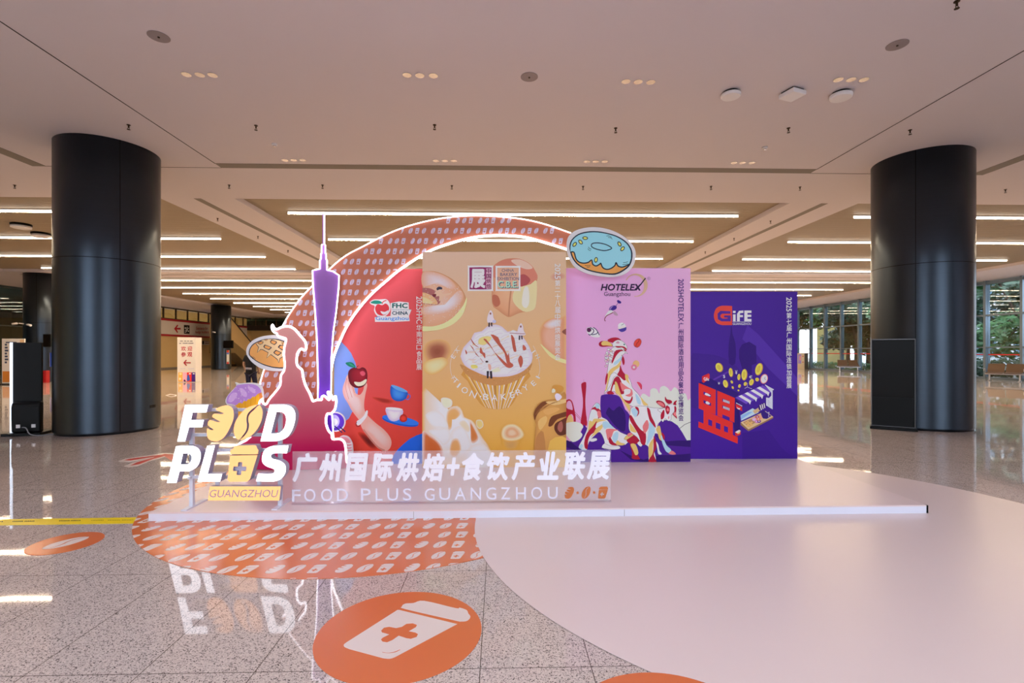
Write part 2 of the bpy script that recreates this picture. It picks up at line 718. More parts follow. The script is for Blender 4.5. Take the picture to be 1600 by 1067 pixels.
def trim(a, b, m):
    global tk
    tk += 1
    return struct(MB().box(a, b).build('trim_%d' % tk, m))


for X in (-5.79, 6.68):
    trim((X - .009, -2, CEIL - .003), (X + .009, 10.27, CEIL + .01), M_seam)
trim((-5.79, 10.25, CEIL - .004), (6.68, 10.5, CEIL + .01), M_slot)
trim((-9.4, 10.49, CEIL - .003), (-5.79, 10.505, CEIL + .01), M_seam)
trim((6.68, 10.49, CEIL - .003), (10.2, 10.505, CEIL + .01), M_seam)
for X in (-9.5, 10.35):
    trim((X - .14, -2, CEIL - .004), (X + .14, 10.5, CEIL + .01), M_slot)
for X in (-7.56, 8.42):
    trim((X - .09, 12.62, CEIL - .003), (X + .09, 53, CEIL + .01), M_slot)
trim((-23.8, 25.25, CEIL - .003), (23, 25.35, CEIL + .01), M_slot)

# left side: teal glass front with a stair hall behind it, then a tan wall with a window band above a fascia
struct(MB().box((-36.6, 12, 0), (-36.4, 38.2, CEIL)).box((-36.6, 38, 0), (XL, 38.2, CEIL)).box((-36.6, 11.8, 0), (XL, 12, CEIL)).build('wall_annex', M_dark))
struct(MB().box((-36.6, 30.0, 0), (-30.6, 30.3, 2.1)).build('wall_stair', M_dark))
struct(MB().box((XL - .2, 38.2, 0), (XL, YB, 4.3)).box((XL - .2, YF, 0), (XL, 12, CEIL)).box((XL - .2, YF, CEIL), (XL, ADDED_COURT, CTOP)).build('wall_left', M_tan), 'tan wall on the left under the entrance sign')
struct(MB().box((-37, YB, 0), (XR + .3, YB + .2, CEIL)).build('wall_back', M_tan))
struct(MB().box((XL, 38.2, 0), (XL + .02, YB, .12)).build('baseboard_left', M_slot))
struct(MB().box((XR - .02, YF, 0), (XR + .28, 26.9 - 12, CEIL)).box((XR - .02, YF, CEIL), (XR + .28, ADDED_COURT, CTOP)).build('wall_right', M_white))


def curtain(name, axis, at, a, b, mulls, trans, glass, mm, depth=.16, mw=.1, thick=.015, top=CEIL, z0=0.0):
    """glazed front: panes between mullions, transoms across; axis 'x' = plane x=at running along y"""
    P = (lambda s, d, z: (at + d, s, z)) if axis == 'x' else (lambda s, d, z: (s, at + d, z))
    loc = P((a + b) / 2, 0, z0)
    t = thing(name, loc, None, None, kind='structure')
    for s in mulls:
        MB().box(P(s - mw / 2, -depth / 2, z0), P(s + mw / 2, depth / 2, top)).build('mullion', mm, t)
    for z, h in trans:
        MB().box(P(a, -depth / 2.5, z - h / 2), P(b, depth / 2.5, z + h / 2)).build('transom', mm, t)
    for i in range(len(mulls) - 1):
        MB().box(P(mulls[i] + mw / 2, -thick / 2, z0), P(mulls[i + 1] - mw / 2, thick / 2, top)).build('pane', glass, t)
    return t


curtain('window_1', 'x', XR, 14.9, 52.9, [14.9 + 1.9 * k for k in range(21)], [(.06, .12), (1.72, .06), (3.45, .09), (5.2, .14)], M_glass, M_mull, .26, .13)
struct(MB().box((XR - .5, 26.95, 0), (XR - .12, 27.7, CEIL)).build('wall_pier', noisy(mat('pier_teal', (64, 82, 92), .45, .3), 4, .05)))
struct(MB().box((XR - .1, 52.9, 0), (XR + .3, YB, CEIL)).build('wall_corner', M_dark))
curtain('window_2', 'x', XL - .1, 12, 38.2, [12 + 26.2 * k / 11 for k in range(12)], [(.05, .1), (3.0, .05), (5.25, .12)], M_teal, mat('frame_teal', (44, 62, 68), .4, .3), .14, .08)
curtain('window_3', 'x', XL - .1, 38.2, YB, [38.2 + 1.65 * k for k in range(13)], [(4.34, .1), (5.27, .1)], M_glass, mat('frame_umber', (74, 60, 42), .5), .12, .09, z0=4.3)
struct(MB().box((XL - 1.6, 38.2, 3.8), (XL - 1.5, YB, CEIL)).build('wall_gallery', M_tan))
M_stone = noisy(mat('added_court_stone', (92, 86, 84), .6), .8, .1)
fw = MB()
for a_, b_ in ((XL, -14.5), (-5.5, 5.5), (14.5, XR)):
    fw.box((a_, YF - .2, 0), (b_, YF, CTOP + .1))
struct(fw.build('wall_added_front', M_stone))  # unseen dark wall, its gaps shaped to give the columns bright streaks
for n_, a_ in ((4, -14.5), (6, 5.5)):
    curtain('window_%d' % n_, 'y', YF, a_, a_ + 9, [a_ + 1.8 * k for k in range(6)], [(.06, .12), (2.6, .08), (5.2, .14), (CTOP, .2)], M_glass, M_mull, .2, .12, top=CTOP)
struct(MB().box((XL - .2, ADDED_COURT - .3, CEIL), (XR + .3, ADDED_COURT, CTOP + .1)).build('wall_added_court', M_white))  # unseen wall closing the added court above the ceiling
sky_ = thing('window_5', (-1, -10, CTOP), None, None, kind='structure')  # skylight added over the unseen court to bring light from behind
for k in range(0, 21):
    x = XL + 2.755 * k
    MB().box((x - .08, YF, CTOP - .1), (x + .08, ADDED_COURT, CTOP + .1)).build('rafter', M_mull, sky_)
    if k < 20:
        MB().box((x + .08, YF, CTOP - .01), (x + 2.675, ADDED_COURT, CTOP + .01)).build('pane', M_glass, sky_)
# red safety band printed across the right-hand glass
MR_ = mat('red_band', (196, 42, 40), .5)
for k in range(20):
    y0 = 14.9 + 1.9 * k
    tag(MB().box((XR - .014, y0 + .1, 1.3), (XR - .009, y0 + 1.8, 1.36)).build('safety_band', MR_), kind='structure')

# ------------------------------------------------------------------ columns
def column(x, y, r, label, seam_z=3.17, seam_a=0.2, grille=None, top=CEIL):
    t = thing('column', (x, y, 0), label, 'column', kind='structure')
    MB().lathe((x, y, 0), [(r - .025, 0), (r - .025, .05), (r, .05), (r, seam_z - .006), (r - .012, seam_z - .006), (r - .012, seam_z + .006),
                           (r, seam_z + .006), (r, top)], 96).build('shaft', M_col, t)
    toc = math.atan2(-y, -x)
    sb = MB()
    for q in (0, math.pi / 2, math.pi, -math.pi / 2):
        a = toc + seam_a + q
        M = Matrix.Translation((x, y, 0)) @ Matrix.Rotation(a, 4, 'Z')
        sb.box((r - .01, -.006, .05), (r + .0008, .006, top), 0, M)
    sb.lathe((x, y, 0), [(r - .004, seam_z - .007), (r + .0012, seam_z - .007), (r + .0012, seam_z + .007), (r - .004, seam_z + .007)], 64)
    sb.build('panel_joint', M_black, t)
    if grille:
        a = toc + grille
        M = Matrix.Translation((x, y, 0)) @ Matrix.Rotation(a, 4, 'Z')
        g = MB()
        for k in range(3):
            g.box((r - .01, -.075 + k * .052, .42), (r + .006, -.03 + k * .052, .475), 0, M)
        g.build('vent_grille', M_black, t)
    return t


C1 = onZ(0, 600)                                   # (spare)
column(-7.47, 9.70, .81, 'dark metal clad round column on the left with a low vent grille', seam_a=.19, grille=.93)
column(8.50, 9.79, .82, 'dark metal clad round column on the right behind the black totem', seam_a=-.09)
column(-22.7, 25.4, .8, 'dark round column at the far left beside the red cabinet', 2.9, -.4)
column(-23.25, 42.1, .74, 'farthest dark round column beside the entrance banner', 2.9, .6)


# ------------------------------------------------------------------ ceiling lamps: long tubes in rows
def tube_lamp(x0, x1, y, label):
    t = thing('tube_light', ((x0 + x1) / 2, y, SLAT_Z), label, 'ceiling light', 'long tube lights across the slatted ceiling bays')
    MB().box((x0, y - .035, 5.43), (x1, y + .035, SLAT_Z - .004)).build('housing', M_wht, t)
    d = MB().box((x0 + .01, y - .03, 5.382), (x1 - .01, y + .03, 5.432), 1)
    d.m[0] = 0
    d.build('diffuser', [M_tube, M_tube2], t)
    return t


ORD = ['first', 'second', 'third', 'fourth', 'fifth', 'sixth', 'seventh', 'eighth', 'ninth', 'tenth', 'eleventh', 'twelfth']
ROWS = [14.15, 17.45, 20.75, 23.75, 27.7, 30.9, 34.1, 37.3, 40.5, 43.7, 46.9, 50.1]
for k, y in enumerate(ROWS):
    for (x0, x1, nm) in ((-21.4, -9.65, 'left'), (-5.96, 6.9, 'middle'), (10.3, 21.8, 'right')):
        far = ' past the cross beam' if k > 3 else ''
        kk = ORD[k - 4] if k > 3 else ORD[k]
        tube_lamp(x0, x1, y, 'glowing ceiling tube light, %s bay, %s row%s' % (nm, kk, far))

# ------------------------------------------------------------------ small ceiling fittings
M_down = mat('lamp_lens', (255, 250, 240), .3, emit=.7, ecol=(1, .93, .85))
M_brass = mat('dark_brass', (70, 54, 38), .4, .7)
M_disc = mat('speaker_grey', (150, 138, 138), .6)


def downlight(p, label):
    t = thing('downlight', p, label, 'ceiling light', 'small recessed downlights in threes')
    MB().lathe(p, [(.052, -.006), (.062, -.006), (.062, 0)], 24).lathe(p, [(.05, -.004), (.036, -.0015), (.036, -.0005)], 24).build('trim_ring', M_chrome, t)
    MB().lathe(p, [(.034, -.003), (.0, -.004)], 20).build('lens', M_down, t)


TRI = [('left front', [(291, 116), (312, 116.5), (332, 117)]), ('left of centre front', [(636, 117), (656, 117.5), (677, 118)]),
       ('right of centre front', [(978, 127), (997, 127.5), (1017, 128)]), ('right front', [(1310, 124), (1330, 124), (1350, 124)]),
       ('left rear', [(445, 250), (459, 250), (473, 250)]), ('left of centre rear', [(681, 251), (695, 251), (709, 251)]),
       ('right of centre rear', [(917, 252), (931, 252), (945, 252)]), ('right rear', [(1147, 254), (1160, 254), (1175, 254)])]
def spot(p, watts):
    ld = bpy.data.lights.new('downlight_lamp', 'SPOT')
    ld.energy, ld.spot_size, ld.spot_blend, ld.shadow_soft_size = watts, math.radians(125), .9, .06
    ld.color = (1, .93, .93)
    o = bpy.data.objects.new('downlight_lamp', ld)
    o.location = (p[0], p[1], p[2] - .02)
    COL.objects.link(o)


DOWN_W = 44
for nm, px in TRI:
    spot(onZ(*px[1], CEIL), DOWN_W)
    if 'front' in nm:                             # unseen groups added nearer the viewpoint to light boards and floor
        c_ = onZ(*px[1], CEIL)
        for r_, w_ in ((3.75, 'overhead'), (.65, 'behind the viewpoint')):
            spot((c_.x, r_, CEIL), DOWN_W * (.4 if r_ > 2 else 2.7))
            for k in (-1, 0, 1):
                downlight((c_.x + k * .175, r_, CEIL), 'added recessed ceiling downlight %s, %s, %s' % (w_, nm.replace(' front', ''), ('left one', 'middle one', 'right one')[k + 1]))
    for k, (a, b) in enumerate(px):
        downlight(onZ(a, b, CEIL), 'recessed ceiling downlight, %s of the %s group of three' % (('left one', 'middle one', 'right one')[k], nm))


def sprinkler(p, label):
    t = thing('sprinkler', p, label, 'sprinkler', 'sprinkler heads on the ceiling')
    MB().lathe(p, [(.03, 0), (.03, -.008), (.012, -.012), (.012, -.05), (.008, -.052)], 12).build('body', M_brass, t)
    b = MB()
    for s in (-1, 1):
        b.tube([(p[0] + s * .01, p[1], p[2] - .045), (p[0] + s * .016, p[1], p[2] - .06), (p[0] + s * .004, p[1], p[2] - .078)], .0035, 6)
    b.lathe(p, [(.026, -.078), (.026, -.082), (0, -.083)], 12).build('deflector', M_brass, t)


SPR = [((201, 195), 'above the left column, beside the long joint'), ((400, 196), 'left of the middle in the front row'), ((679, 195), 'at the middle of the front row'),
       ((962, 200), 'right of the middle in the front row'), ((1232, 200), 'at the right of the front row'), ((1422, 203), 'above the right column'),
       ((1495, 2), 'nearest the viewpoint at the top right'), ((23, 289), 'at the far left behind the left column'), ((358, 289), 'left end of the soffit row'),
       ((504, 289), 'second from left on the soffit'), ((706, 290), 'third from left on the soffit'), ((911, 291), 'third from right on the soffit'),
       ((1111, 291), 'second from right on the soffit'), ((1250, 292), 'right end of the soffit row'), ((1571, 296), 'at the far right behind the right column'),
       ((340, 341), 'nearest one on the left beam'), ((403, 369), 'second one along the left beam'), ((450, 391), 'third one along the left beam'),
       ((1204, 345), 'nearest one on the right beam'), ((1147, 372), 'second one along the right beam'), ((1102, 393), 'third one along the right beam')]
for (a, b), nm in SPR:
    sprinkler(onZ(a, b, CEIL), 'small dark sprinkler head ' + nm)


def disc_unit(name, p, r, h, m, label, cat, square=False):
    t = thing(name, p, label, cat)
    b = MB()
    if square:
        M = Matrix.Translation(p) @ Matrix.Rotation(.35, 4, 'Z')
        MB().box((-r, -r, -h), (r, r, -.025), 0, M).build('cover', m, t, bevel=.012)
        MB().box((-r * .8, -r * .8, -.03), (r * .8, r * .8, 0), 0, M).build('mount', M_black, t)
    else:
        MB().lathe(p, [(r * .97, -.03), (r, -.04), (r, -h + .015), (r - .015, -h), (0, -h - .004)], 40).build('cover', m, t)
        MB().lathe(p, [(r * .8, 0), (r * .8, -.032)], 30).build('mount', M_black, t)
    return t


def speaker(p, label):
    t = thing('ceiling_speaker', p, label, 'speaker', 'flush ceiling speakers')
    MB().lathe(p, [(.12, 0), (.12, -.006), (.112, -.009)], 40).build('rim', M_disc, t)
    MB().lathe(p, [(.11, -.007), (0, -.008)], 40).build('grille', noisy(mat('grille_mesh', (142, 130, 130), .8), 300, .25), t)
    MB().lathe((p[0], p[1], p[2]), [(.014, -.008), (.012, -.018), (0, -.019)], 12).build('sensor_tip', M_brass, t)


speaker(onZ(248, 57, CEIL), 'flush round grey ceiling speaker at the left front')
speaker(onZ(827, 120, CEIL), 'flush round grey ceiling speaker near the middle')
speaker(onZ(1402, 70, CEIL), 'flush round grey ceiling speaker at the right front')
disc_unit('access_point', onZ(1142, 144, CEIL), .14, .075, M_wht, 'round white wireless unit, left one of three white units', 'wireless unit')
disc_unit('access_point', onZ(1238, 142, CEIL), .13, .09, M_wht, 'square white wireless unit between two round ones', 'wireless unit', True)
disc_unit('access_point', onZ(1314, 145, CEIL), .15, .085, M_wht, 'round white wireless unit, right one of three white units', 'wireless unit')
for (a, b, nm) in ((429, 225, 'left'), (1195, 230, 'right')):
    p = onZ(a, b, CEIL)
    t = thing('smoke_detector', p, 'tiny white smoke detector on the %s of the ceiling' % nm, 'smoke detector')
    MB().lathe(p, [(.05, 0), (.05, -.02), (.035, -.032)], 24).build('housing', M_wht, t)
    MB().lathe(p, [(.03, -.032), (.026, -.05), (0, -.054)], 20).build('sensor_head', M_chrome, t)
for (a, b, nm) in ((33, 350, 'nearer'), (64, 364, 'farther')):
    p = onZ(a, b, SLAT_Z)
    t = thing('camera_dome', p, '%s dark topped white dome at the upper left by the left column' % nm, 'ceiling unit')
    MB().lathe(p, [(.26, 0), (.26, -.06), (.24, -.065)], 32).build('base', M_black, t)
    MB().lathe(p, [(.25, -.065), (.25, -.12), (.2, -.14), (0, -.145)], 32).build('cover', M_wht, t)
# ------------------------------------------------------------------ platform and floor vinyl
M_plat = noisy(mat('platform_white', (234, 217, 218), .3), 1.5, .015)
M_edge = mat('platform_edge', (232, 234, 250), .35)
M_pink = noisy(mat('vinyl_blush', (226, 210, 210), .3), 1.2, .015)
M_orange = mat('vinyl_orange', (216, 114, 64), .22)
M_vwhite = mat('vinyl_white', (228, 216, 212), .32)
PZ = .08


def disc2(cx, cy, r, n=96):
    return [(cx + r * math.cos(2 * math.pi * k / n), cy + r * math.sin(2 * math.pi * k / n)) for k in range(n)]


def flat(z0):
    return lambda p, d: Vector((p[0], p[1], z0 - d))


sheet = MB().slab([disc2(2.48, 4.32, 2.69, 160)], flat(.002), .0019).build('floor_vinyl', M_pink)
tag(sheet, 'large round blush white vinyl sheet on the granite floor', 'floor sticker')
OC, OR = (-1.25, 5.55), 2.25
circ = disc2(OC[0], OC[1], OR, 120)
sb = MB().slab([circ], flat(.0035), .0034)
pink_keep = lambda p: math.hypot(p[0] - 2.48, p[1] - 4.32) > 2.70


def icon_at(kind, cx, cy, wx, hy, sh=0.0):        # icon loops on a plane, y up
    U = {'bread': U_BREAD, 'bean': U_BEAN, 'cup': U_CUP}[kind]
    return [[(cx + (p[0] - .5) * wx + (.5 - p[1]) * hy * sh, cy + (.5 - p[1]) * hy) for p in L] for L in U]


def kinds(r):
    return ['bread', 'bean', 'cup'] if r % 2 == 0 else ['bean', 'cup', 'bean']


sheets_ic = MB()
row_y = [3.42 + .205 * k for k in range(16)]
base_x = onZ(380, 823).x
for r in range(-1, 17):
    y = 4.27 - .205 * r + .205 * 0 if False else 4.27 + .205 * (r - 4)
    rr_ = 4 - r
    off = 0 if rr_ % 2 == 0 else .155
    for q in range(-9, 9):
        for j, kd in enumerate(kinds(rr_)):
            x = base_x + q * .468 + off + (j - 2) * .142
            L = icon_at(kd, x, y, .098, .135)
            if kd == 'cup':
                clp = [clip(L[0], circ), clip(L[1], circ)]
                whole = len(clp[1]) == len(L[1]) and all(inside(p, circ) for p in L[1])
                if clp[0] and len(clp[0]) > 2:
                    sheets_ic.slab([clp[0]], flat(.0042), .0006)
                if whole:
                    sheets_ic.slab([L[1], L[2]], flat(.0042), .0006)
                elif len(clp[1]) > 2:
                    sheets_ic.slab([clp[1]], flat(.0042), .0006)
            else:
                for P_ in L:
                    c_ = clip(P_, circ)
                    if len(c_) > 2:
                        sheets_ic.slab([c_], flat(.0042), .0006)
sb.add(sheets_ic.v, sheets_ic.f, 1)
o1 = sb.build('floor_vinyl', [M_orange, M_vwhite])
tag(o1, 'round orange vinyl sheet with white bread, bean and cup pattern', 'floor sticker')


# the blush sheet overlaps the orange one
for o_ in (sheet,):
    o_.location.z = .003

# single round stickers
def sticker(cx, cy, r, label, art):
    d = MB().slab([disc2(cx, cy, r, 72)], flat(.0024 if cx < 0 else .0072), .0023).build('floor_sticker', M_orange)
    tag(d, label, 'floor sticker')
    if art:
        art(d)
    return d


def cup_art(d):
    z = zf(480, 900, .2)
    lid = crom(z((740, 238), (765, 215), (830, 210), (915, 193), (1160, 250), (1190, 246), (1245, 265), (1258, 290), (1275, 318), (1250, 348), (1200, 354), (1150, 345), (770, 258)), 4)
    body = crom(z((705, 264), (720, 264)), 1) + z((1172, 374)) + crom(z((690, 630), (660, 642), (630, 645), (590, 640)), 2, False) + crom(z((330, 570), (292, 553), (286, 535), (310, 515)), 3, False)
    cross = z((740, 395), (775, 372), (825, 368), (858, 380), (850, 398), (795, 430), (845, 440), (866, 452), (855, 475), (810, 490), (775, 485), (715, 465), (665, 500), (625, 517), (590, 512), (575, 495), (590, 480), (640, 455), (585, 440), (577, 425), (600, 402), (640, 395), (695, 405))
    arc = crom(z((588, 592), (630, 598), (680, 590), (722, 573), (726, 576), (690, 594), (640, 602), (590, 597)), 3)
    fm = lambda p, dd: onZ(p[0], p[1], .0032) + Vector((0, 0, -dd))
    b = MB().slab([lid], fm, .0007).slab([body, cross, arc], fm, .0007)
    b.build('cup_icon', M_vwhite, d)


def bean_art(d):
    cx, cy = d_c
    b = MB()
    for L in U_BEAN:
        P_ = crom([(cx + (p[0] - .5) * .19, cy + (.5 - p[1]) * .25) for p in L], 3)
        b.slab([P_], flat(.0032), .0007)
    b.build('bean_icon', M_vwhite, d)


sticker(-.53, 2.67, .435, 'round orange floor sticker with a white takeaway cup', cup_art)
d_c = tuple(onZ(103, 848.5)[:2])
sticker(d_c[0], d_c[1], .235, 'round orange floor sticker with a white coffee bean beside the yellow tape', bean_art)
sticker(.68, 1.86, .43, 'round orange floor sticker cut off by the lower photo edge', None)

# red arrow sticker with white border, lying beyond the platform
ar = thing('arrow_sticker', onZ(228, 718), 'red floor arrow with white border left of the lit lettering', 'floor sticker')
z = zf(170, 690, .1125)
tp = [onZ(*p) for p in z((130, 270), (225, 240), (620, 180), (760, 158), (900, 163), (1080, 225), (1110, 262), (880, 265), (775, 215), (560, 275), (400, 340), (270, 358), (212, 342), (330, 290), (480, 250), (280, 285), (160, 285))]
MB().slab([[(p.x, p.y) for p in tp]], flat(.002), .0018).build('border', M_vwhite, ar)
rd = [onZ(*p) for p in z((210, 260), (270, 243), (650, 195), (780, 172), (890, 178), (900, 262), (860, 262), (770, 205), (620, 240), (430, 312), (300, 335), (390, 290), (620, 222), (640, 210), (300, 262))]
MB().slab([[(p.x, p.y) for p in rd]], flat(.003), .0009).build('arrow', mat('vinyl_red', (206, 52, 44), .35), ar)
p0 = onZ(267, 617.5)
sm2 = thing('arrow_sticker', p0, 'small white outlined floor arrow in front of the welcome sign', 'floor sticker')
z = zf(230, 440, .225)
pp = [onZ(*p) for p in z((125, 790), (160, 780), (205, 786), (205, 796), (165, 802))]
qq = [onZ(*p) for p in z((140, 790), (162, 785), (192, 789), (192, 793), (165, 798))]
MB().slab([[(p.x, p.y) for p in pp], [(p.x, p.y) for p in qq]], flat(.002), .0018).build('border', M_vwhite, sm2)

# yellow tape across the floor
ty0 = onZ(0, 816)
tl = thing('floor_tape', (-4, 4.4, 0), 'yellow hazard tape stuck along the floor up to the platform', 'tape')
e_ = [onZ(-60, 812.5), onZ(231, 808.3), onZ(231, 817.6), onZ(-60, 821.5)]
MB().slab([[(p.x, p.y) for p in e_]], flat(.0022), .002).build('strip', mat('tape_yellow', (246, 218, 0), .35), tl)
g = MB()
for (a, b, n_) in ((-2, 5, 2), (19, 36, 7), (38, 54, 6), (92, 109, 7), (110, 126, 7), (142, 162, 8), (168, 188, 7), (190, 208, 7)):
    for k in range(n_):
        xa = a + (b - a) * (k + .12) / n_
        xb = a + (b - a) * (k + .72) / n_
        h = 1.6 if a < 140 else .6
        yc = 815.2 - 2.9 * (xa / 231)
        jj = random.uniform(-.3, .3)
        P_ = [onZ(xa + .6, yc - h * .5 + jj), onZ(xb + .6, yc - h * .5 - jj), onZ(xb, yc + h * .5), onZ(xa, yc + h * .5)]
        g.slab([[(p.x, p.y) for p in P_]], flat(.0026), .0004)
g.build('print', M_black, tl)

# platform
FL, FR = onZ(232, 815), onZ(1448, 802.5)
plat = thing('platform', ((FL.x + FR.x) / 2, 5.7, 0), 'low white platform carrying the exhibition boards and lit letters', 'platform')
yb = 7.0
top = [(FL.x, FL.y), (FR.x, FR.y), (FR.x, yb), (FL.x, yb)]
MB().slab([top], flat(PZ), .012).build('deck', M_plat, plat)
ins = .004
MB().slab([[(FL.x, FL.y), (FR.x, FR.y), (FR.x, yb), (FL.x, yb)], [(FL.x + .05, FL.y + .05), (FR.x - .05, FR.y + .05), (FR.x - .05, yb - .05), (FL.x + .05, yb - .05)]],
          flat(PZ - .012), PZ - .012 - .004).build('skirting', M_edge, plat)
seam = MB()
for f_ in (.33, .6):
    xx = FL.x + (FR.x - FL.x) * f_
    yy = FL.y + (FR.y - FL.y) * f_
    seam.box((xx - .0015, yy - .0012, .006), (xx + .0015, yy + .01, PZ - .014))
seam.build('joint', M_slot, plat)
MB().box((FR.x - .002, FR.y - .004, .008), (FR.x + .012, FR.y + .03, PZ - .002)).build('end_cap', M_black, plat)

# ------------------------------------------------------------------ exhibition boards
M_board = mat('board_white', (226, 222, 226), .5)
VG = (230, 222, 236)


def board(px, Y, label, name='exhibition_board', dep=.05):
    """px = (x0, ytop, x1, ybottom) in the photo on the plane Y; stands on the platform deck"""
    a, b = onY(px[0], px[1], Y), onY(px[2], px[1], Y)
    t = thing(name, ((a.x + b.x) / 2, Y, PZ), label, 'exhibition board')
    MB().box((a.x, Y, PZ), (b.x, Y + dep, a.z)).build('panel', M_board, t, bevel=.003)
    br = MB()
    for f_ in (.2, .8):
        x = a.x + (b.x - a.x) * f_
        br.bar((x, Y + dep, a.z * .55), (x, Y + .42, PZ + .02), .03)
        br.bar((x, Y + dep, PZ + .016), (x, Y + .44, PZ + .016), .03)
    br.build('brace', M_alu, t)
    zb = onY(px[0], px[1], Y).z
    A_ = Art(face_on(Y))
    return t, A_


def bot(x, Y):                                    # photo y of the deck under plane Y
    d = ray(x, CY)
    return CY + (EYE - PZ) / (Y / d.y) * FPX


def vtext(A, s_lat, s_cjk, x0, x1, y0, ym, y1, col, bold=.012):
    A.text(s_lat, (x0, y0, x1, ym - 1.2), col, cw=True, bold=bold)
    n = len(s_cjk)
    st = (y1 - ym) / n
    for k, ch in enumerate(s_cjk):
        fat = ch in '二十七口'
        h = {'二': .62, '十': .85, '口': .75}.get(ch, .92)
        wdt = .94
        cx_, w_ = (x0 + x1) / 2, (x1 - x0) * wdt
        yy = ym + k * st
        A.text(ch, (cx_ - w_ / 2, yy + st * (1 - h) / 2, cx_ + w_ / 2, yy + st * (1 + h) / 2), col, bold=bold)


# ---- red board: imported food show
Yr = 6.30
T_red, A = board((522, 420, 664, 0), Yr, 'red exhibition board with a hand holding an apple, inside the arch')
z = zf(500, 440, .2624)
yb_ = bot(590, Yr)
A.grad([(522, 420), (664, 420), (664, yb_), (522, yb_)], [(226, 96, 110), (214, 86, 92), (204, 58, 38), (214, 66, 44)])  # pinker top puts the glow on the board into the ink
A.poly([(522, 500)] + z((130, 362), (158, 390), (185, 425), (210, 480), (225, 540), (229, 600), (224, 670), (207, 745), (172, 815), (140, 838)) + [(535, 662), (522, 668)], col=(120, 152, 234))
A.poly(z((620, 900), (575, 915), (535, 935), (495, 968), (462, 1000), (440, 1030), (428, 1062)) + [(611.5, yb_), (664, yb_), (664, 676)], col=(30, 98, 214))
A.blob(crom(z((225, 905), (260, 900), (330, 960), (340, 1000), (290, 985))), [(1, (206, 62, 42), 0), (.6, (122, 30, 22), .8), (.2, (90, 22, 18), .9)], bg=(206, 60, 40))
A.blob(crom(z((310, 690), (360, 690), (430, 705), (430, 725), (370, 722))), [(1, (200, 62, 46), 0), (.5, (150, 38, 30), .7), (.2, (140, 36, 28), .7)], bg=(208, 68, 54))
# arm and hand
SK, SKD, SKL = (226, 168, 152), (196, 128, 112), (240, 198, 190)
arm = crom(z((160, 560), (150, 590), (138, 622), (135, 655), (146, 692), (166, 724), (186, 762), (214, 800), (236, 830), (250, 872), (290, 925), (328, 972), (360, 1000), (392, 1010), (416, 992), (426, 958), (414, 920), (380, 880), (332, 842), (288, 800), (266, 765), (263, 720), (272, 662), (281, 622), (277, 604), (265, 614), (256, 650), (236, 674), (214, 664), (206, 640), (196, 600), (188, 570), (174, 552)), 3)
A.poly(arm, col=SK)
A.blob(crom(z((150, 600), (140, 640), (150, 690), (175, 735), (200, 775), (235, 800), (255, 770), (250, 720), (235, 690), (205, 670), (185, 620))), [(1, SK, 0), (.6, SKL, .9), (.2, SKL, 1)], bg=SK)
A.blob(crom(z((262, 870), (300, 905), (350, 960), (395, 990), (420, 960), (400, 915), (340, 860), (290, 830))), [(1, SK, 0), (.55, SKL, .7), (.2, SKL, .8)], bg=SK)
A.line(crom(z((258, 880), (300, 935), (345, 985), (385, 1005)), 3, False), 2.6, SKD)
A.line(crom(z((160, 575), (152, 620), (160, 660), (172, 700)), 3, False), .7, SKD)
A.line(crom(z((172, 570), (172, 620), (182, 660), (192, 690)), 3, False), .7, SKD)
A.line(crom(z((185, 580), (196, 630), (205, 662)), 3, False), .7, SKD)
A.poly(crom(z((217, 842), (222, 828), (240, 818), (262, 796), (276, 768), (285, 772), (280, 800), (262, 826), (240, 850), (225, 856)), 3), col=(244, 226, 224))
A.line(crom(z((219, 835), (214, 850), (222, 862), (240, 858)), 3, False), .9, (110, 22, 28))
# apple
app = crom(z((167, 560), (172, 530), (190, 515), (210, 512), (232, 519), (252, 510), (272, 520), (282, 548), (280, 590), (266, 618), (236, 632), (205, 630), (178, 606)), 3)
A.blob(app, [(1, (92, 14, 26), 1), (.6, (140, 20, 36), 1), (.2, (160, 34, 48), 1)], c=z((250, 545))[0])
A.sm(z((205, 596), (240, 598), (274, 580), (276, 596), (258, 616), (228, 622), (210, 612)), (240, 222, 190), 3)
A.sm(z((238, 540), (256, 532), (270, 545), (262, 560), (246, 558)), (214, 84, 102), 3)
A.line(crom(z((214, 518), (219, 508), (230, 500)), 2, False), .7, (70, 40, 30))
A.sm(z((152, 484), (180, 479), (200, 488), (212, 510), (190, 510), (168, 502)), (22, 120, 92), 3)
A.sm(z((170, 486), (190, 490), (208, 508), (186, 500)), (46, 150, 116), 3)
# cups
A.loop(ell(*z((524, 686))[0], 3.2, 4.2, 20, 20), 1.3, (40, 110, 214))
A.blob(crom(z((419, 640), (426, 620), (470, 632), (521, 655), (515, 690), (494, 708), (462, 712), (434, 700), (420, 672)), 3), [(1, (20, 76, 176), 1), (.5, (58, 130, 226), 1), (.2, (70, 144, 232), 1)])
A.sm(z((424, 619), (440, 616), (490, 634), (522, 655), (500, 657), (455, 643)), (98, 164, 240), 3)
A.poly(ell(*z((478, 832))[0], 29, 6.6, 11), col=(24, 84, 190))
A.poly(ell(*z((480, 824))[0], 29, 6, 11), col=(44, 116, 222))
A.blob(crom(z((391, 756), (440, 762), (493, 764), (489, 798), (470, 822), (440, 832), (415, 822), (400, 796)), 3), [(1, (196, 180, 214), 1), (.5, (226, 214, 236), 1), (.2, (232, 222, 240), 1)])
A.poly(ell(*z((442, 757))[0], 13.4, 2.2, 5), col=(244, 238, 246))
A.blob(crom(z((474, 818), (480, 797), (500, 789), (517, 803), (518, 826), (500, 836), (482, 832)), 3), [(1, (156, 26, 24), 1), (.4, (222, 62, 46), 1)])
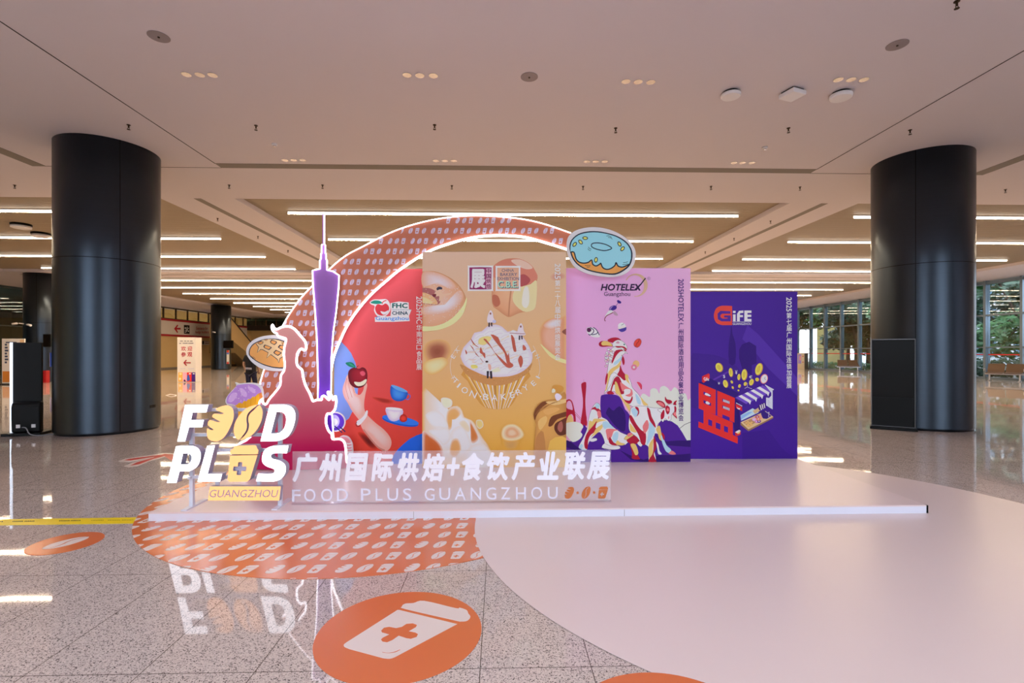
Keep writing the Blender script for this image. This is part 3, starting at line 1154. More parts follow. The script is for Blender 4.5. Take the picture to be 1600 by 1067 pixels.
# logo: apple mark and name
def fhc(A, X):
    W = (244, 240, 248)
    A.poly(crom(X((296, 122), (320, 106), (352, 106), (376, 104), (398, 106), (416, 130), (420, 165), (402, 196), (372, 212), (340, 204), (322, 172), (326, 145), (305, 136)), 3), col=W)
    A.poly(crom(X((330, 150), (345, 134), (370, 140), (392, 130), (410, 148), (410, 172), (392, 196), (366, 202), (342, 192), (330, 170)), 3), col=(206, 58, 68))
    A.poly(crom(X((360, 176), (385, 180), (408, 170), (398, 190), (375, 196)), 3), col=W)
    A.poly(crom(X((301, 124), (325, 112), (355, 114), (372, 128), (345, 133), (320, 132)), 3), col=(24, 140, 120))
    A.line(crom(X((370, 132), (378, 118), (396, 112)), 3, False), 1.4, (206, 58, 68))
    q = X((424, 120), (532, 120), (532, 162), (424, 162))
    A.poly(crom(X((420, 128), (470, 118), (528, 124), (530, 165), (545, 168), (530, 205), (535, 235), (440, 240), (328, 240), (326, 212), (420, 205), (424, 165)), 1), col=W)
    A.text('FHC', (*X((430, 128))[0], *X((522, 158))[0]), (14, 96, 92), bold=.035)
    A.text('FOOD & HOSPITALITY', (*X((430, 164))[0], *X((540, 171))[0]), (60, 120, 150))
    A.text('CHINA', (*X((430, 176))[0], *X((524, 198))[0]), (26, 70, 88), bold=.03)
    A.text('Guangzhou', (*X((332, 207))[0], *X((528, 236))[0]), (84, 150, 216), bold=.02)
fhc(A, z)
PRINT = A.build('printed_artwork', T_red)
A2 = Art(A.fm)
A2.k = A.k + 2
vtext(A2, '2025FHC', '华南进口食品展', 650.5, 659.5, 463, 507, 578.5, (246, 236, 240))
A2.build('title_lettering', PRINT)

# ---- cream board: bakery show
Yc = 6.08
T_cream, A = board((660, 393.5, 884.5, 0), Yc, 'tallest golden exhibition board with a giant frosted cupcake')
h = zf(650, 380, .16869)
i_ = zf(650, 540, .16869)
yb_ = bot(770, Yc)
A.grad([(660, 393.5), (884.5, 393.5), (884.5, yb_), (660, yb_)], [(214, 184, 160), (214, 184, 152), (224, 164, 50), (222, 164, 56)])
x0c, x1c = 660, 884.5
edgec = [(660, 393.5), (884.5, 393.5), (884.5, yb_), (660, yb_)]
cl = lambda P_: clip(P_, edgec)


def cream_bg(p):
    f = max(0, min(1, (p[1] - 393.5) / (yb_ - 393.5)))
    return [a + (b - a) * f for a, b in zip((214, 184, 156), (223, 164, 53))]


A.bg = cream_bg
BG1 = (218, 180, 146)
# powdered doughnut, upper left
dn = cl(crom(h((-60, 300), (60, 262), (180, 262), (300, 310), (390, 380), (450, 470), (468, 560), (440, 650), (370, 730), (260, 790), (150, 815), (60, 818), (-60, 800)), 4))
A.blob(dn, [(1, (198, 140, 96), 1), (.93, (212, 158, 118), 1), (.6, (218, 170, 136), 1), (.2, (226, 184, 160), 1)], c=(685, 470))
A.poly(cl(crom(h((50, 770), (150, 770), (260, 740), (360, 670), (440, 570), (468, 500), (465, 570), (430, 665), (350, 745), (240, 795), (140, 812), (50, 812)), 3)), col=(240, 222, 160))
A.blob(crom(h((62, 270), (180, 268), (300, 320), (370, 400), (330, 430), (250, 400), (150, 380), (62, 400))), [(1, (216, 178, 160), 0), (.55, (222, 198, 196), .9), (.15, (226, 206, 208), 1)], bg=(217, 168, 134))
A.poly(cl(crom(h((40, 428), (100, 414), (160, 430), (205, 470), (225, 520), (215, 560), (170, 572), (110, 565), (40, 548)), 3)), col=(170, 104, 100))
A.poly(cl(crom(h((40, 462), (100, 464), (165, 500), (200, 548), (190, 566), (120, 562), (40, 546)), 3)), col=(222, 178, 128))
A.poly(cl(crom(h((40, 500), (90, 505), (140, 535), (150, 558), (100, 558), (40, 540)), 3)), col=(236, 204, 150))
A.blob(crom(h((62, 590), (190, 600), (260, 570), (330, 500), (400, 430), (440, 480), (410, 560), (320, 630), (200, 665), (62, 660))), [(1, (220, 188, 170), 0), (.5, (226, 208, 210), .95), (.15, (232, 216, 220), 1)], bg=(217, 168, 134))
for _ in range(170):
    px_, py_ = random.uniform(70, 440), random.gauss(520, 110)
    if inside(h((px_, py_))[0], dn):
        A.poly(ell(*h((px_, py_))[0], .5, .5, 0, 6), col=(234, 216, 212), up=False)
A.k += 1
# tiny figure resting on it
A.sm(h((190, 420), (210, 402), (238, 408), (242, 425), (215, 436), (200, 440)), (60, 56, 76), 3)
A.sm(h((200, 436), (235, 428), (238, 450), (250, 470), (310, 462), (325, 470), (260, 495), (225, 530), (212, 535), (215, 490), (180, 495), (160, 480)), (232, 186, 156), 3)
A.sm(h((150, 475), (185, 470), (182, 495), (160, 495)), (120, 50, 56), 3)
# bread cube
cube = crom(h((705, 300), (700, 240), (740, 190), (800, 155), (870, 140), (960, 145), (1040, 180), (1090, 230), (1125, 310), (1115, 380), (1112, 560), (1080, 620), (960, 645), (880, 680), (840, 678), (760, 620), (705, 555)), 3)
A.blob(cube, [(1, (204, 142, 104), 1), (.85, (216, 160, 120), 1), (.4, (224, 176, 136), 1)])
A.poly(crom(h((705, 300), (700, 240), (750, 185), (830, 150), (960, 145), (1050, 190), (1100, 250), (1126, 320), (1060, 380), (980, 400), (860, 330), (760, 330)), 3), col=(206, 130, 108))
A.sm(h((880, 160), (960, 150), (1040, 185), (1080, 230), (1020, 240), (940, 210)), (228, 190, 170), 3)
A.sm(h((960, 300), (1010, 290), (1060, 340), (1020, 390), (970, 400), (940, 360)), (172, 84, 84), 3)
A.sm(h((985, 400), (1060, 380), (1118, 350), (1112, 560), (1080, 620), (990, 630), (900, 540), (910, 440)), (236, 210, 158), 3)
A.sm(h((1000, 420), (1040, 410), (1050, 540), (1020, 600), (980, 560)), (228, 220, 206), 3)
A.line(h((880, 430), (865, 560), (858, 676)), 2.2, (196, 134, 98))
A.sm(h((710, 480), (760, 490), (780, 560), (740, 590), (708, 545)), (186, 110, 84), 3)
# seals
def seal(A, a, b, c, d, inner):
    A.poly(crom([(a + 1, b), ((a + c) / 2, b), (c - 1, b), (c, b + 1), (c, (b + d) / 2), (c, d - 1), (c - 1, d), ((a + c) / 2, d), (a + 1, d), (a, d - 1), (a, (b + d) / 2), (a, b + 1)], 2), col=(238, 230, 246))
    A.poly([(a + 2.4, b + 2.8), ((a + c) / 2, b + 2.4), (c - 2.4, b + 2.8), (c - 2.6, d - 2.6), ((a + c) / 2, d - 2.3), (a + 2.6, d - 2.4)], col=inner)
seal(A, 731, 415, 770.5, 454.5, (142, 44, 98))
A.text('展', (735, 420, 758.5, 450.5), (240, 232, 246), bold=.045)
A.poly([(759.6, 419.5), (767.3, 419.5), (767.3, 451), (759.6, 451)], col=(214, 170, 188))
for k, ch in enumerate('中国烘焙'):
    A.text(ch, (760, 420 + k * 7.8, 767, 427.2 + k * 7.8), (112, 30, 76), bold=.02)
seal(A, 774.5, 415.5, 813, 454.5, (214, 170, 140))
A.text('CHINA', (784, 420, 803, 424.8), (96, 92, 120), bold=.01)
A.text('BAKERY', (781.5, 426.3, 808, 431.2), (96, 92, 120), bold=.01)
A.text('EXHIBITION', (777, 432.8, 811, 437.8), (96, 92, 120), bold=.01)
A.text('C.B.E.', (778.5, 439.6, 810.5, 450.6), (86, 92, 110), bold=.05)
A.text('C.B.E.', (777.8, 439, 809.5, 449.6), (170, 214, 190), bold=.02)
# soft out-of-focus pieces
def soft(pts, stops, c=None):
    P_ = crom(pts, 3)
    A.blob(cl(P_) if any(not inside(p, edgec) for p in P_) else P_, stops, c)
soft(h((1240, 300), (1290, 270), (1360, 275), (1395, 310), (1340, 340), (1260, 345)), [(1, BG1, 0), (.6, (206, 150, 130), .8), (.2, (200, 140, 120), .9)])
dn2 = cl(crom(h((1140, 850), (1150, 780), (1200, 715), (1270, 690), (1340, 690), (1400, 700), (1400, 1120), (1330, 1110), (1240, 1060), (1165, 970)), 3))
A.blob(dn2, [(1, (218, 174, 120), 1), (.8, (214, 152, 112), 1), (.4, (222, 172, 144), 1)])
soft(h((1180, 760), (1260, 700), (1350, 700), (1330, 770), (1240, 800)), [(1, (218, 164, 130), 1), (.5, (230, 206, 206), .9), (.2, (234, 212, 214), 1)])
A.poly(cl(crom(h((1150, 930), (1230, 1040), (1320, 1095), (1400, 1115), (1400, 1085), (1300, 1050), (1220, 990)), 3)), col=(240, 214, 150))
A.poly(cl(crom(h((1350, 820), (1400, 790), (1400, 850)), 3)), col=(140, 84, 66))
soft(h((80, 950), (130, 905), (220, 890), (300, 920), (325, 1000), (290, 1080), (230, 1130), (130, 1120), (75, 1040)), [(1, (222, 176, 120), 0), (.8, (204, 148, 104), .9), (.45, (166, 98, 72), 1), (.15, (150, 84, 60), 1)])
soft(i_((70, 160), (160, 120), (260, 110), (300, 160), (240, 230), (150, 270), (80, 240)), [(1, (222, 172, 100), 0), (.6, (236, 208, 150), .9), (.2, (238, 214, 166), .95)])
# frosted cupcake
wrap = i_((440, 230), (480, 330), (560, 490), (620, 560), (680, 584), (760, 588), (830, 582), (880, 555), (930, 480), (1000, 350), (1040, 230))
A.poly(crom(wrap, 2), col=(206, 148, 70))
WL, WR = i_((455, 260), (650, 580)), i_((1035, 250), (860, 578))
for k in range(26):
    f0, f1 = k / 26, (k + .55 + .3 * (k % 3 == 0)) / 26
    def wp(f, b):
        xt = 455 + 580 * f
        yt = 260 + 110 * math.sin(math.pi * f)
        xb = 640 + 225 * f
        ybm = 570 + 18 * math.sin(math.pi * f)
        return (xb, ybm) if b else (xt, yt)
    A.poly(i_(wp(f0, 0), wp(min(1, f1), 0), wp(min(1, f1), 1), wp(f0, 1)), col=[(228, 176, 84), (226, 206, 178), (184, 130, 66), (232, 184, 92), (214, 202, 204)][k % 5], up=(k == 0))
A.poly(crom(i_((412, 170), (440, 235), (520, 310), (640, 355), (750, 368), (860, 352), (970, 300), (1050, 230), (1075, 160), (1000, 230), (850, 290), (700, 290), (550, 245)), 3), col=(198, 142, 84))
for _ in range(50):
    a_ = random.uniform(430, 1060)
    f_ = (a_ - 412) / 663
    b_ = 215 + 105 * math.sin(math.pi * f_) + random.uniform(-25, 35)
    A.poly(ell(*i_((a_, b_))[0], .7, .5, 0, 6), col=random.choice([(166, 106, 58), (226, 178, 120)]), up=False)
A.k += 1
fro = crom(h((412, 1050), (440, 965), (510, 890), (540, 830), (610, 815), (660, 770), (735, 752), (800, 775), (850, 820), (900, 805), (960, 830), (1000, 880), (1050, 960), (1078, 1040)), 2, False) + crom(i_((1078, 60), (1072, 150), (1000, 230), (900, 275), (780, 290), (660, 282), (550, 240), (450, 180), (412, 100)), 3, False)
A.blob(fro, [(1, (212, 200, 214), 1), (.85, (230, 224, 238), 1), (.4, (238, 234, 246), 1)])
for a_, b_ in (((560, 980), (760, 940)), ((600, 1040), (860, 1000)), ((520, 940), (640, 890)), ((760, 900), (860, 860))):
    A.line(crom(h(a_, ((a_[0] + b_[0]) / 2, (a_[1] + b_[1]) / 2 + 12), b_), 3, False), 2.6, (226, 206, 178))
for a_, b_ in (((480, 60), (620, 40)), ((620, 90), (800, 50)), ((520, 150), (660, 165)), ((700, 210), (850, 180)), ((480, 120), (560, 130)), ((860, 120), (960, 80))):
    A.line(crom(i_(a_, ((a_[0] + b_[0]) / 2, (a_[1] + b_[1]) / 2 + 8), b_), 3, False), 2.4, (220, 204, 190))
for k in range(11):
    f = k / 10
    x0_, y0_ = 470 + 90 * f * (1 - f), 900 + 330 * f
    for q in range(7):
        xa = 445 + 85 * q + 22 * (k % 2) - 18 * f
        ya = 840 + 370 * f - 50 * math.sin(math.pi * (xa - 412) / 660) + 24 * (q % 2)
        if 450 < xa < 1000 and inside(h((xa, ya))[0], fro) and inside(h((xa + 80, ya - 28))[0], fro):
            A.line(crom(h((xa, ya), (xa + 40, ya - 26), (xa + 80, ya - 28)), 3, False), 1.7, (246, 242, 252))
            A.line(crom(h((xa + 4, ya + 12), (xa + 42, ya - 14), (xa + 82, ya - 16)), 3, False), .55, (206, 192, 206))
A.sm(h((590, 880), (660, 860), (700, 880), (640, 940), (580, 930)), (240, 206, 130), 3)
A.sm(i_((510, 180), (560, 180), (570, 205), (520, 210)), (244, 210, 110), 3)
A.sm(i_((700, 230), (760, 205), (780, 235), (720, 245)), (238, 220, 190), 3)
CAR = (184, 92, 72)
for L in (h((625, 890), (650, 890), (700, 960), (730, 1010), (790, 1067)) + i_((860, 180), (905, 180), (880, 205), (840, 200), (790, 150), (745, 90), (690, 10)),
          h((690, 845), (760, 870), (780, 920), (820, 980), (850, 1040)) + i_((860, 60), (870, 150), (900, 170), (880, 200), (840, 160), (820, 70), (770, 5)),
          h((505, 880), (525, 905), (550, 940), (585, 965), (560, 955), (525, 925)),
          h((500, 940), (530, 970), (555, 1030), (600, 1067)) + i_((660, 210), (590, 110), (540, 50), (505, 0)),
          h((590, 1010), (615, 1030), (640, 1067)) + i_((640, 70), (620, 60), (600, 10)),
          h((880, 845), (910, 880), (920, 940), (930, 1000), (905, 1000), (890, 930)),
          h((990, 940), (1015, 960), (1020, 985), (990, 990)),
          i_((965, 90), (985, 110), (990, 160), (970, 205), (955, 170), (945, 130)),
          h((455, 985), (475, 1010), (465, 1030))):
    A.sm(L, CAR, 2)
# bakers in white on the frosting
for (X, Y_, sc) in ((690, 640, 1.0), (970, 760, .95)):
    A.sm(h((X - 22, Y_ + 20), (X, Y_ - 20), (X + 20, Y_ + 5), (X + 28, Y_ + 50), (X + 45, Y_ + 85), (X + 20, Y_ + 95), (X - 20, Y_ + 100), (X - 32, Y_ + 70)), (228, 210, 216), 3)
    A.poly(h((X - 18, Y_ + 95), (X - 4, Y_ + 95), (X - 6, Y_ + 135), (X - 20, Y_ + 135)), h((X + 2, Y_ + 95), (X + 16, Y_ + 95), (X + 18, Y_ + 130), (X + 6, Y_ + 130)), col=(74, 58, 66))
    A.poly(ell(*h((X, Y_ + 12))[0], 1.4, 1.8, 0, 10), col=(150, 96, 86))
A.poly(ell(*h((725, 725))[0], 3, 2.6, 0, 14), col=(190, 190, 226))
A.poly(ell(*h((900, 828))[0], 4.2, 4, 0, 14), col=(236, 226, 232))
A.line(h((868, 832), (1010, 840)), .8, (150, 70, 70))
A.sm(i_((640, 140), (655, 122), (672, 140), (690, 170), (702, 225), (655, 230), (650, 190), (610, 175)), (240, 226, 226), 3)
A.sm(i_((668, 172), (692, 178), (696, 222), (676, 222)), (226, 170, 150), 3)
A.poly(i_((655, 235), (676, 235), (672, 302), (656, 302)), i_((684, 235), (704, 235), (708, 304), (688, 304)), col=(52, 42, 54))
A.poly(ell(*i_((656, 148))[0], 2.4, 1.6, 0, 10), col=(70, 48, 44))
# ring of lettering round the cupcake
ring = [i_((420, -20))[0]]
A.line(crom(i_((395, 0), (340, 80), (318, 180), (330, 270), (370, 340)), 4, False), .5, (246, 236, 230))
A.line(crom(i_((1085, 0), (1125, 90), (1145, 190), (1140, 260), (1120, 300)), 4, False), .5, (246, 236, 230))
for ch, x_, y_, sz, rt in (('T', 366, 325, 46, 45), ('I', 397, 368, 50, 40), ('O', 452, 412, 56, 33), ('N', 530, 450, 58, 24), ('·', 598, 470, 14, 15), ('B', 648, 474, 56, 8),
                           ('A', 728, 482, 58, 2), ('K', 812, 474, 58, -5), ('E', 890, 456, 54, -14), ('R', 952, 428, 52, -22), ('Y', 1015, 390, 52, -30), ('E', 1088, 348, 46, -42), ('I', 1128, 292, 40, -62),
                           ('T', 344, 296, 36, 62), ('E', 345, 100, 40, -58), ('X', 380, 45, 38, -48), ('I', 1090, 55, 34, 52), ('H', 1125, 100, 34, 64)):
    asp = {'I': .3, 'N': 1.05, 'O': 1.05, '·': 1, 'T': .9, 'E': .75}.get(ch, .95)
    vs_, fs_ = glyphs(ch, (-sz * asp / 2, -sz / 2, sz * asp / 2, sz / 2))
    c_, s_ = math.cos(math.radians(rt)), math.sin(math.radians(rt))
    A.tris([i_((x_ + p[0] * c_ - p[1] * s_, y_ + p[0] * s_ + p[1] * c_))[0] for p in vs_], fs_, (246, 238, 236))
A.k += 1
# big soft frosting, lower left
big = crom(i_((50, 440), (120, 425), (175, 480), (200, 530), (260, 560), (300, 600), (380, 550), (430, 600), (450, 660), (520, 690), (560, 740), (590, 800), (640, 880), (690, 960), (700, 1140), (50, 1140)), 2)
A.blob(cl(big), [(1, (224, 180, 110), .2), (.9, (226, 200, 176), 1), (.5, (236, 222, 222), 1)])
for L, cc in (((230, 500, 250, 480, 300, 485, 335, 510, 330, 560, 280, 580, 245, 550), (244, 224, 190)), ((300, 590, 370, 560, 420, 620, 370, 680, 310, 690, 330, 760, 300, 780, 280, 680), (222, 166, 96)),
              ((60, 800, 120, 820, 200, 880, 250, 960, 240, 1067, 60, 1067), (196, 98, 44)), ((500, 700, 530, 740, 580, 850, 545, 900, 510, 890, 505, 800), (200, 120, 60)),
              ((90, 640, 180, 600, 260, 650, 300, 760, 240, 760, 150, 740), (240, 232, 240)), ((330, 790, 420, 740, 480, 820, 520, 960, 420, 1000, 340, 900), (238, 228, 234)),
              ((120, 790, 200, 770, 300, 770, 320, 860, 260, 920, 200, 860), (240, 232, 240)), ((330, 880, 390, 860, 420, 960, 360, 1040, 310, 1000), (216, 160, 96)), ((400, 720, 450, 690, 500, 760, 480, 800), (232, 206, 176)),
              ((560, 690, 610, 690, 625, 740, 590, 770, 560, 740), (236, 196, 120)), ((480, 960, 600, 900, 680, 980, 690, 1120, 500, 1120), (236, 222, 222))):
    P_ = crom(i_(*[(L[k], L[k + 1]) for k in range(0, len(L), 2)]), 3)
    P_ = cl(P_)
    A.blob(P_, [(1, cc, .1), (.7, cc, .9), (.3, cc, 1)], bg=(233, 212, 204))
# small soft cup
soft(i_((800, 860), (960, 860), (940, 950), (880, 970), (820, 950)), [(1, (214, 166, 84), 0), (.5, (206, 160, 96), .8), (.2, (202, 156, 96), .9)])
soft(i_((785, 820), (800, 760), (850, 725), (920, 725), (980, 770), (1005, 830), (960, 870), (880, 885), (810, 870)), [(1, (224, 186, 130), .2), (.8, (236, 206, 168), 1), (.45, (214, 158, 112), 1), (.2, (226, 190, 156), 1)])
# chocolate loaf, lower right, with a tiny figure
loaf = cl(crom(i_((1085, 640), (1100, 590), (1140, 530), (1220, 500), (1300, 490), (1400, 470), (1400, 1140), (1110, 1140), (1105, 800), (1110, 720)), 3))
A.blob(loaf, [(1, (186, 130, 66), 1), (.8, (198, 144, 76), 1), (.3, (210, 156, 84), 1)])
for L, cc in (((1090, 640, 1110, 580, 1170, 520, 1230, 520, 1170, 570, 1120, 640, 1100, 690), (120, 68, 36)), ((1200, 520, 1300, 510, 1400, 490, 1400, 520, 1280, 550), (226, 186, 124)),
              ((1225, 740, 1250, 660, 1320, 630, 1400, 610, 1400, 650, 1310, 680, 1260, 740), (112, 60, 32)), ((1290, 720, 1340, 690, 1400, 670, 1400, 800, 1350, 830, 1310, 820, 1280, 770), (96, 48, 34)),
              ((1320, 720, 1350, 700, 1360, 760, 1340, 800, 1310, 770), (170, 100, 86)), ((1110, 860, 1180, 800, 1200, 1100, 1115, 1100), (186, 130, 74)), ((1240, 880, 1400, 860, 1400, 1120, 1240, 1120), (232, 178, 84)),
              ((1180, 600, 1280, 570, 1330, 590, 1220, 640), (216, 166, 96)), ((1130, 700, 1200, 650, 1210, 700, 1150, 780), (226, 180, 108))):
    A.poly(cl(crom(i_(*[(L[k], L[k + 1]) for k in range(0, len(L), 2)]), 3)), col=cc)
for k in range(7):
    A.line(crom(i_((1105 + k * 14, 640 - k * 10), (1130 + k * 22, 600 - k * 12), (1180 + k * 26, 560 - k * 8)), 3, False), .5, (160, 104, 54))
A.sm(i_((1260, 380), (1290, 362), (1345, 370), (1368, 395), (1350, 425), (1310, 440), (1290, 420), (1270, 430)), (204, 146, 66), 3)
A.sm(i_((1255, 415), (1270, 395), (1290, 410), (1285, 430), (1260, 435)), (238, 216, 190), 3)
A.sm(i_((1285, 460), (1310, 440), (1350, 470), (1330, 500), (1300, 505)), (216, 206, 220), 3)
PRINT = A.build('printed_artwork', T_cream)
A2 = Art(A.fm)
A2.k = A.k + 2
vtext(A2, '2025', '第二十八届中国烘焙展览会', 866.5, 875.5, 412, 437.4, 563, (244, 236, 240))
A2.build('title_lettering', PRINT)
# ---- pink board: hotel supplies show with goats
Yp = 6.32
T_pink, A = board((884, 419, 1079, 0), Yp, 'pink exhibition board with drawn goats under the blue doughnut')
j = zf(870, 340, .20619)
k_ = zf(870, 540, .17814)
yb_ = bot(980, Yp)
edgep = [(884, 419), (1079, 419), (1079, yb_), (884, yb_)]
cp = lambda P_: clip(P_, edgep)
PK = (222, 168, 206)
A.grad(edgep, [(222, 166, 218), (220, 172, 210), (218, 164, 198), (218, 164, 200)])
PUR, RED, CRM, PEA, LBL, SAL, DRK = (74, 26, 140), (172, 22, 52), (226, 232, 222), (244, 190, 110), (172, 206, 240), (226, 120, 122), (44, 12, 100)
LN = (70, 30, 60)


def kp(col, *p, n=3, cl_=False, ln=0):
    P_ = crom(k_(*p), n)
    A.poly(cp(P_) if cl_ else P_, col=col)
    if ln:
        A.loop(P_, ln, LN)


# clouds, bridge, tower, hills
kp((214, 218, 206), (735, 560), (738, 440), (770, 422), (815, 450), (820, 390), (850, 372), (880, 385), (900, 420), (905, 370), (940, 352), (975, 372), (1000, 400), (1030, 364), (1062, 385), (1080, 420), (1130, 420), (1150, 480), (1185, 480), (1185, 840), (1100, 830), (900, 640), cl_=True)
kp(RED, (78, 500), (90, 476), (112, 470), (135, 490), (150, 540), (165, 620), (165, 690), (150, 690), (145, 620), (125, 600), (100, 630), (78, 690), cl_=True)
kp(PK, (86, 545), (88, 500), (108, 482), (128, 500), (140, 560), (118, 560))
kp((240, 190, 120), (84, 690), (95, 630), (118, 604), (138, 630), (145, 690))
A.line(k_((160, 582), (212, 640)), .5, RED)
A.line(k_((160, 600), (212, 655)), .5, RED)
A.poly(crom(k_((214, 338), (235, 322), (258, 324), (256, 400), (250, 480), (254, 570), (262, 640), (264, 700), (210, 700), (216, 620), (228, 540), (228, 460), (220, 400)), 2), col=RED)
A.line(k_((236, 295), (236, 322)), .3, RED)
A.line(k_((262, 620), (262, 650)), .3, RED)
A.poly(cp(k_((70, 850), (150, 830), (210, 760), (240, 690), (290, 760), (380, 720), (560, 700), (700, 780), (860, 760), (905, 660), (960, 652), (1010, 665), (1060, 700), (1100, 760), (1140, 830), (1190, 826), (1190, 1100), (70, 1100))), col=PUR)
kp(DRK, (70, 880), (140, 910), (210, 920), (130, 850), (80, 830), cl_=True)
A.poly(cp(k_((550, 915), (640, 960), (760, 1000), (900, 960), (1010, 960), (1190, 945), (1190, 1010), (900, 1020), (820, 1030), (650, 1000))), col=DRK)
A.poly(cp(k_((860, 780), (960, 840), (1050, 832), (1190, 830), (1190, 890), (1040, 880), (940, 870))), col=DRK)
kp((214, 222, 208), (78, 690), (110, 672), (170, 668), (215, 685), (232, 715), (205, 750), (225, 780), (200, 820), (140, 845), (95, 800), (78, 770), cl_=True)
A.poly(cp(k_((1075, 725), (1120, 690), (1190, 660), (1190, 665), (1122, 694), (1078, 729))), col=(90, 90, 96))
# rock under the standing goat
A.poly(crom(k_((384, 455), (400, 432), (450, 425), (510, 430), (545, 445), (570, 480), (600, 560), (640, 610), (640, 760), (580, 775), (480, 720), (400, 640), (384, 560)), 2), col=PUR)
A.poly(crom(k_((430, 590), (455, 540), (475, 555), (500, 570), (550, 530), (600, 600), (600, 740), (560, 745), (500, 690), (450, 620)), 2), col=DRK)
# tall goat
kp(CRM, (470, 40), (540, 0), (600, 20), (600, 60), (575, 90), (560, 150), (555, 215), (575, 250), (620, 265), (650, 320), (665, 370), (720, 430), (760, 500), (800, 530), (700, 545), (640, 520), (590, 480), (520, 420), (500, 400), (440, 400), (415, 425), (425, 390), (445, 340), (440, 260), (450, 180), n=3, ln=.35)
kp(RED, (520, 40), (600, 35), (605, 48), (560, 50), (520, 90), (490, 150), (480, 150), (495, 90))
kp(RED, (570, 80), (590, 110), (595, 150), (585, 172), (575, 150), (568, 110))
kp(LBL, (500, 150), (550, 110), (575, 85), (560, 130), (510, 170))
kp(PEA, (450, 240), (480, 200), (530, 170), (560, 130), (555, 180), (500, 225), (470, 270), (450, 340), (435, 390), (424, 395), (440, 320))
kp(RED, (556, 170), (575, 220), (605, 260), (608, 295), (590, 305), (560, 280), (530, 255), (548, 220))
kp(RED, (440, 240), (425, 290), (425, 345), (438, 320), (448, 260))
kp(PEA, (600, 250), (628, 262), (628, 300), (655, 370), (640, 340), (605, 300))
kp(CRM, (470, 260), (500, 236), (520, 245), (535, 265), (500, 275), (480, 330), (450, 380), (440, 400), (445, 350), ln=.35)
kp(RED, (510, 280), (540, 270), (560, 300), (580, 360), (590, 420), (560, 430), (590, 470), (640, 480), (660, 440), (665, 470), (640, 510), (600, 490), (560, 450), (530, 380), (500, 340), (480, 400), (468, 400), (490, 320))
kp(PEA, (510, 320), (530, 330), (560, 420), (600, 490), (640, 520), (640, 580), (600, 520), (550, 440), (515, 410))
kp(SAL, (555, 320), (600, 350), (640, 375), (660, 390), (665, 430), (640, 448), (600, 435), (640, 420), (645, 385), (600, 380), (575, 400))
kp(LBL, (690, 420), (730, 470), (735, 515), (705, 500))
kp(PEA, (735, 450), (770, 490), (800, 520), (760, 520))
kp(RED, (440, 410), (470, 396), (495, 410), (500, 425), (450, 425))
# its head (in the upper zoom)
q = zf(920, 450, .10309)
def qp(col, *p, n=3, ln=0):
    P_ = crom(q(*p), n)
    A.poly(P_, col=col)
    if ln:
        A.loop(P_, ln, LN)
qp(RED, (280, 795), (330, 760), (400, 748), (455, 760), (490, 795), (420, 800), (360, 830))
qp(RED, (150, 845), (175, 812), (230, 800), (300, 810), (350, 850), (365, 885), (300, 885), (210, 892), (165, 880))
qp(PEA, (190, 830), (230, 800), (300, 815), (345, 850), (350, 878), (270, 870), (205, 868))
qp(CRM, (360, 840), (400, 800), (450, 785), (500, 800), (550, 840), (580, 890), (570, 930), (520, 930), (590, 990), (560, 985), (500, 930), (430, 880), (370, 890), ln=.3)
qp((200, 150, 170), (410, 830), (440, 805), (468, 830), (440, 842))
qp((60, 110, 110), (522, 850), (540, 845), (550, 860), (535, 866))
qp(RED, (400, 885), (470, 880), (540, 890), (580, 935), (550, 930), (500, 900), (440, 905))
for k in range(9):
    P_ = ell(*q((300 + (k % 3) * 42 - k * 7, 930 + k * 22))[0], 2.4, 1.7, 40 * k, 12)
    A.poly(P_, col=[CRM, (236, 180, 176), (240, 200, 210)][k % 3])
    A.loop(P_, .35, LN)
for k in range(6):
    P_ = ell(*k_((440 - (k % 2) * 10, 60 + k * 24))[0], 1.6, 2, 20 * k, 10)
    A.poly(P_, col=[CRM, (238, 190, 196)][k % 2])
    A.loop(P_, .3, LN)
# kneeling goat at lower left
kp(CRM, (190, 890), (225, 820), (265, 730), (280, 640), (300, 570), (330, 515), (355, 502), (378, 520), (384, 560), (390, 620), (440, 650), (480, 700), (560, 760), (640, 800), (600, 870), (530, 850), (545, 900), (480, 912), (392, 895), (420, 850), (380, 760), (330, 790), (280, 850), (262, 915), (225, 910), ln=.35)
kp(RED, (300, 560), (335, 535), (370, 555), (385, 575), (380, 620), (362, 640), (360, 590), (330, 560))
kp(SAL, (355, 575), (384, 580), (388, 630), (362, 625))
kp((214, 230, 250), (290, 640), (300, 580), (330, 565), (345, 600), (320, 640), (300, 680))
kp(LBL, (335, 525), (355, 505), (372, 515), (375, 540), (352, 552))
kp(PEA, (275, 740), (285, 660), (310, 665), (330, 640), (400, 645), (430, 655), (400, 660), (350, 680), (310, 740), (285, 765))
kp(RED, (240, 850), (262, 770), (320, 700), (350, 660), (345, 690), (340, 720), (362, 740), (300, 780), (275, 830), (270, 900), (248, 900))
kp(PEA, (350, 720), (395, 690), (410, 660), (400, 720), (350, 770), (300, 800), (320, 770))
kp(LBL, (405, 670), (440, 665), (480, 700), (500, 728), (450, 720), (420, 730), (400, 700))
kp(SAL, (432, 735), (480, 728), (540, 740), (500, 750), (480, 800), (450, 830), (435, 780))
kp(RED, (465, 800), (500, 850), (540, 865), (530, 875), (480, 870), (455, 840))
kp(LBL, (488, 790), (520, 755), (540, 770), (530, 830), (500, 850), (488, 820))
kp(PEA, (530, 830), (560, 850), (600, 860), (570, 875), (520, 865))
kp(LBL, (195, 890), (215, 860), (230, 880), (220, 905), (265, 910), (230, 918))
kp(CRM, (395, 885), (420, 858), (470, 880), (545, 880), (550, 905), (480, 912), (410, 900), ln=.3)
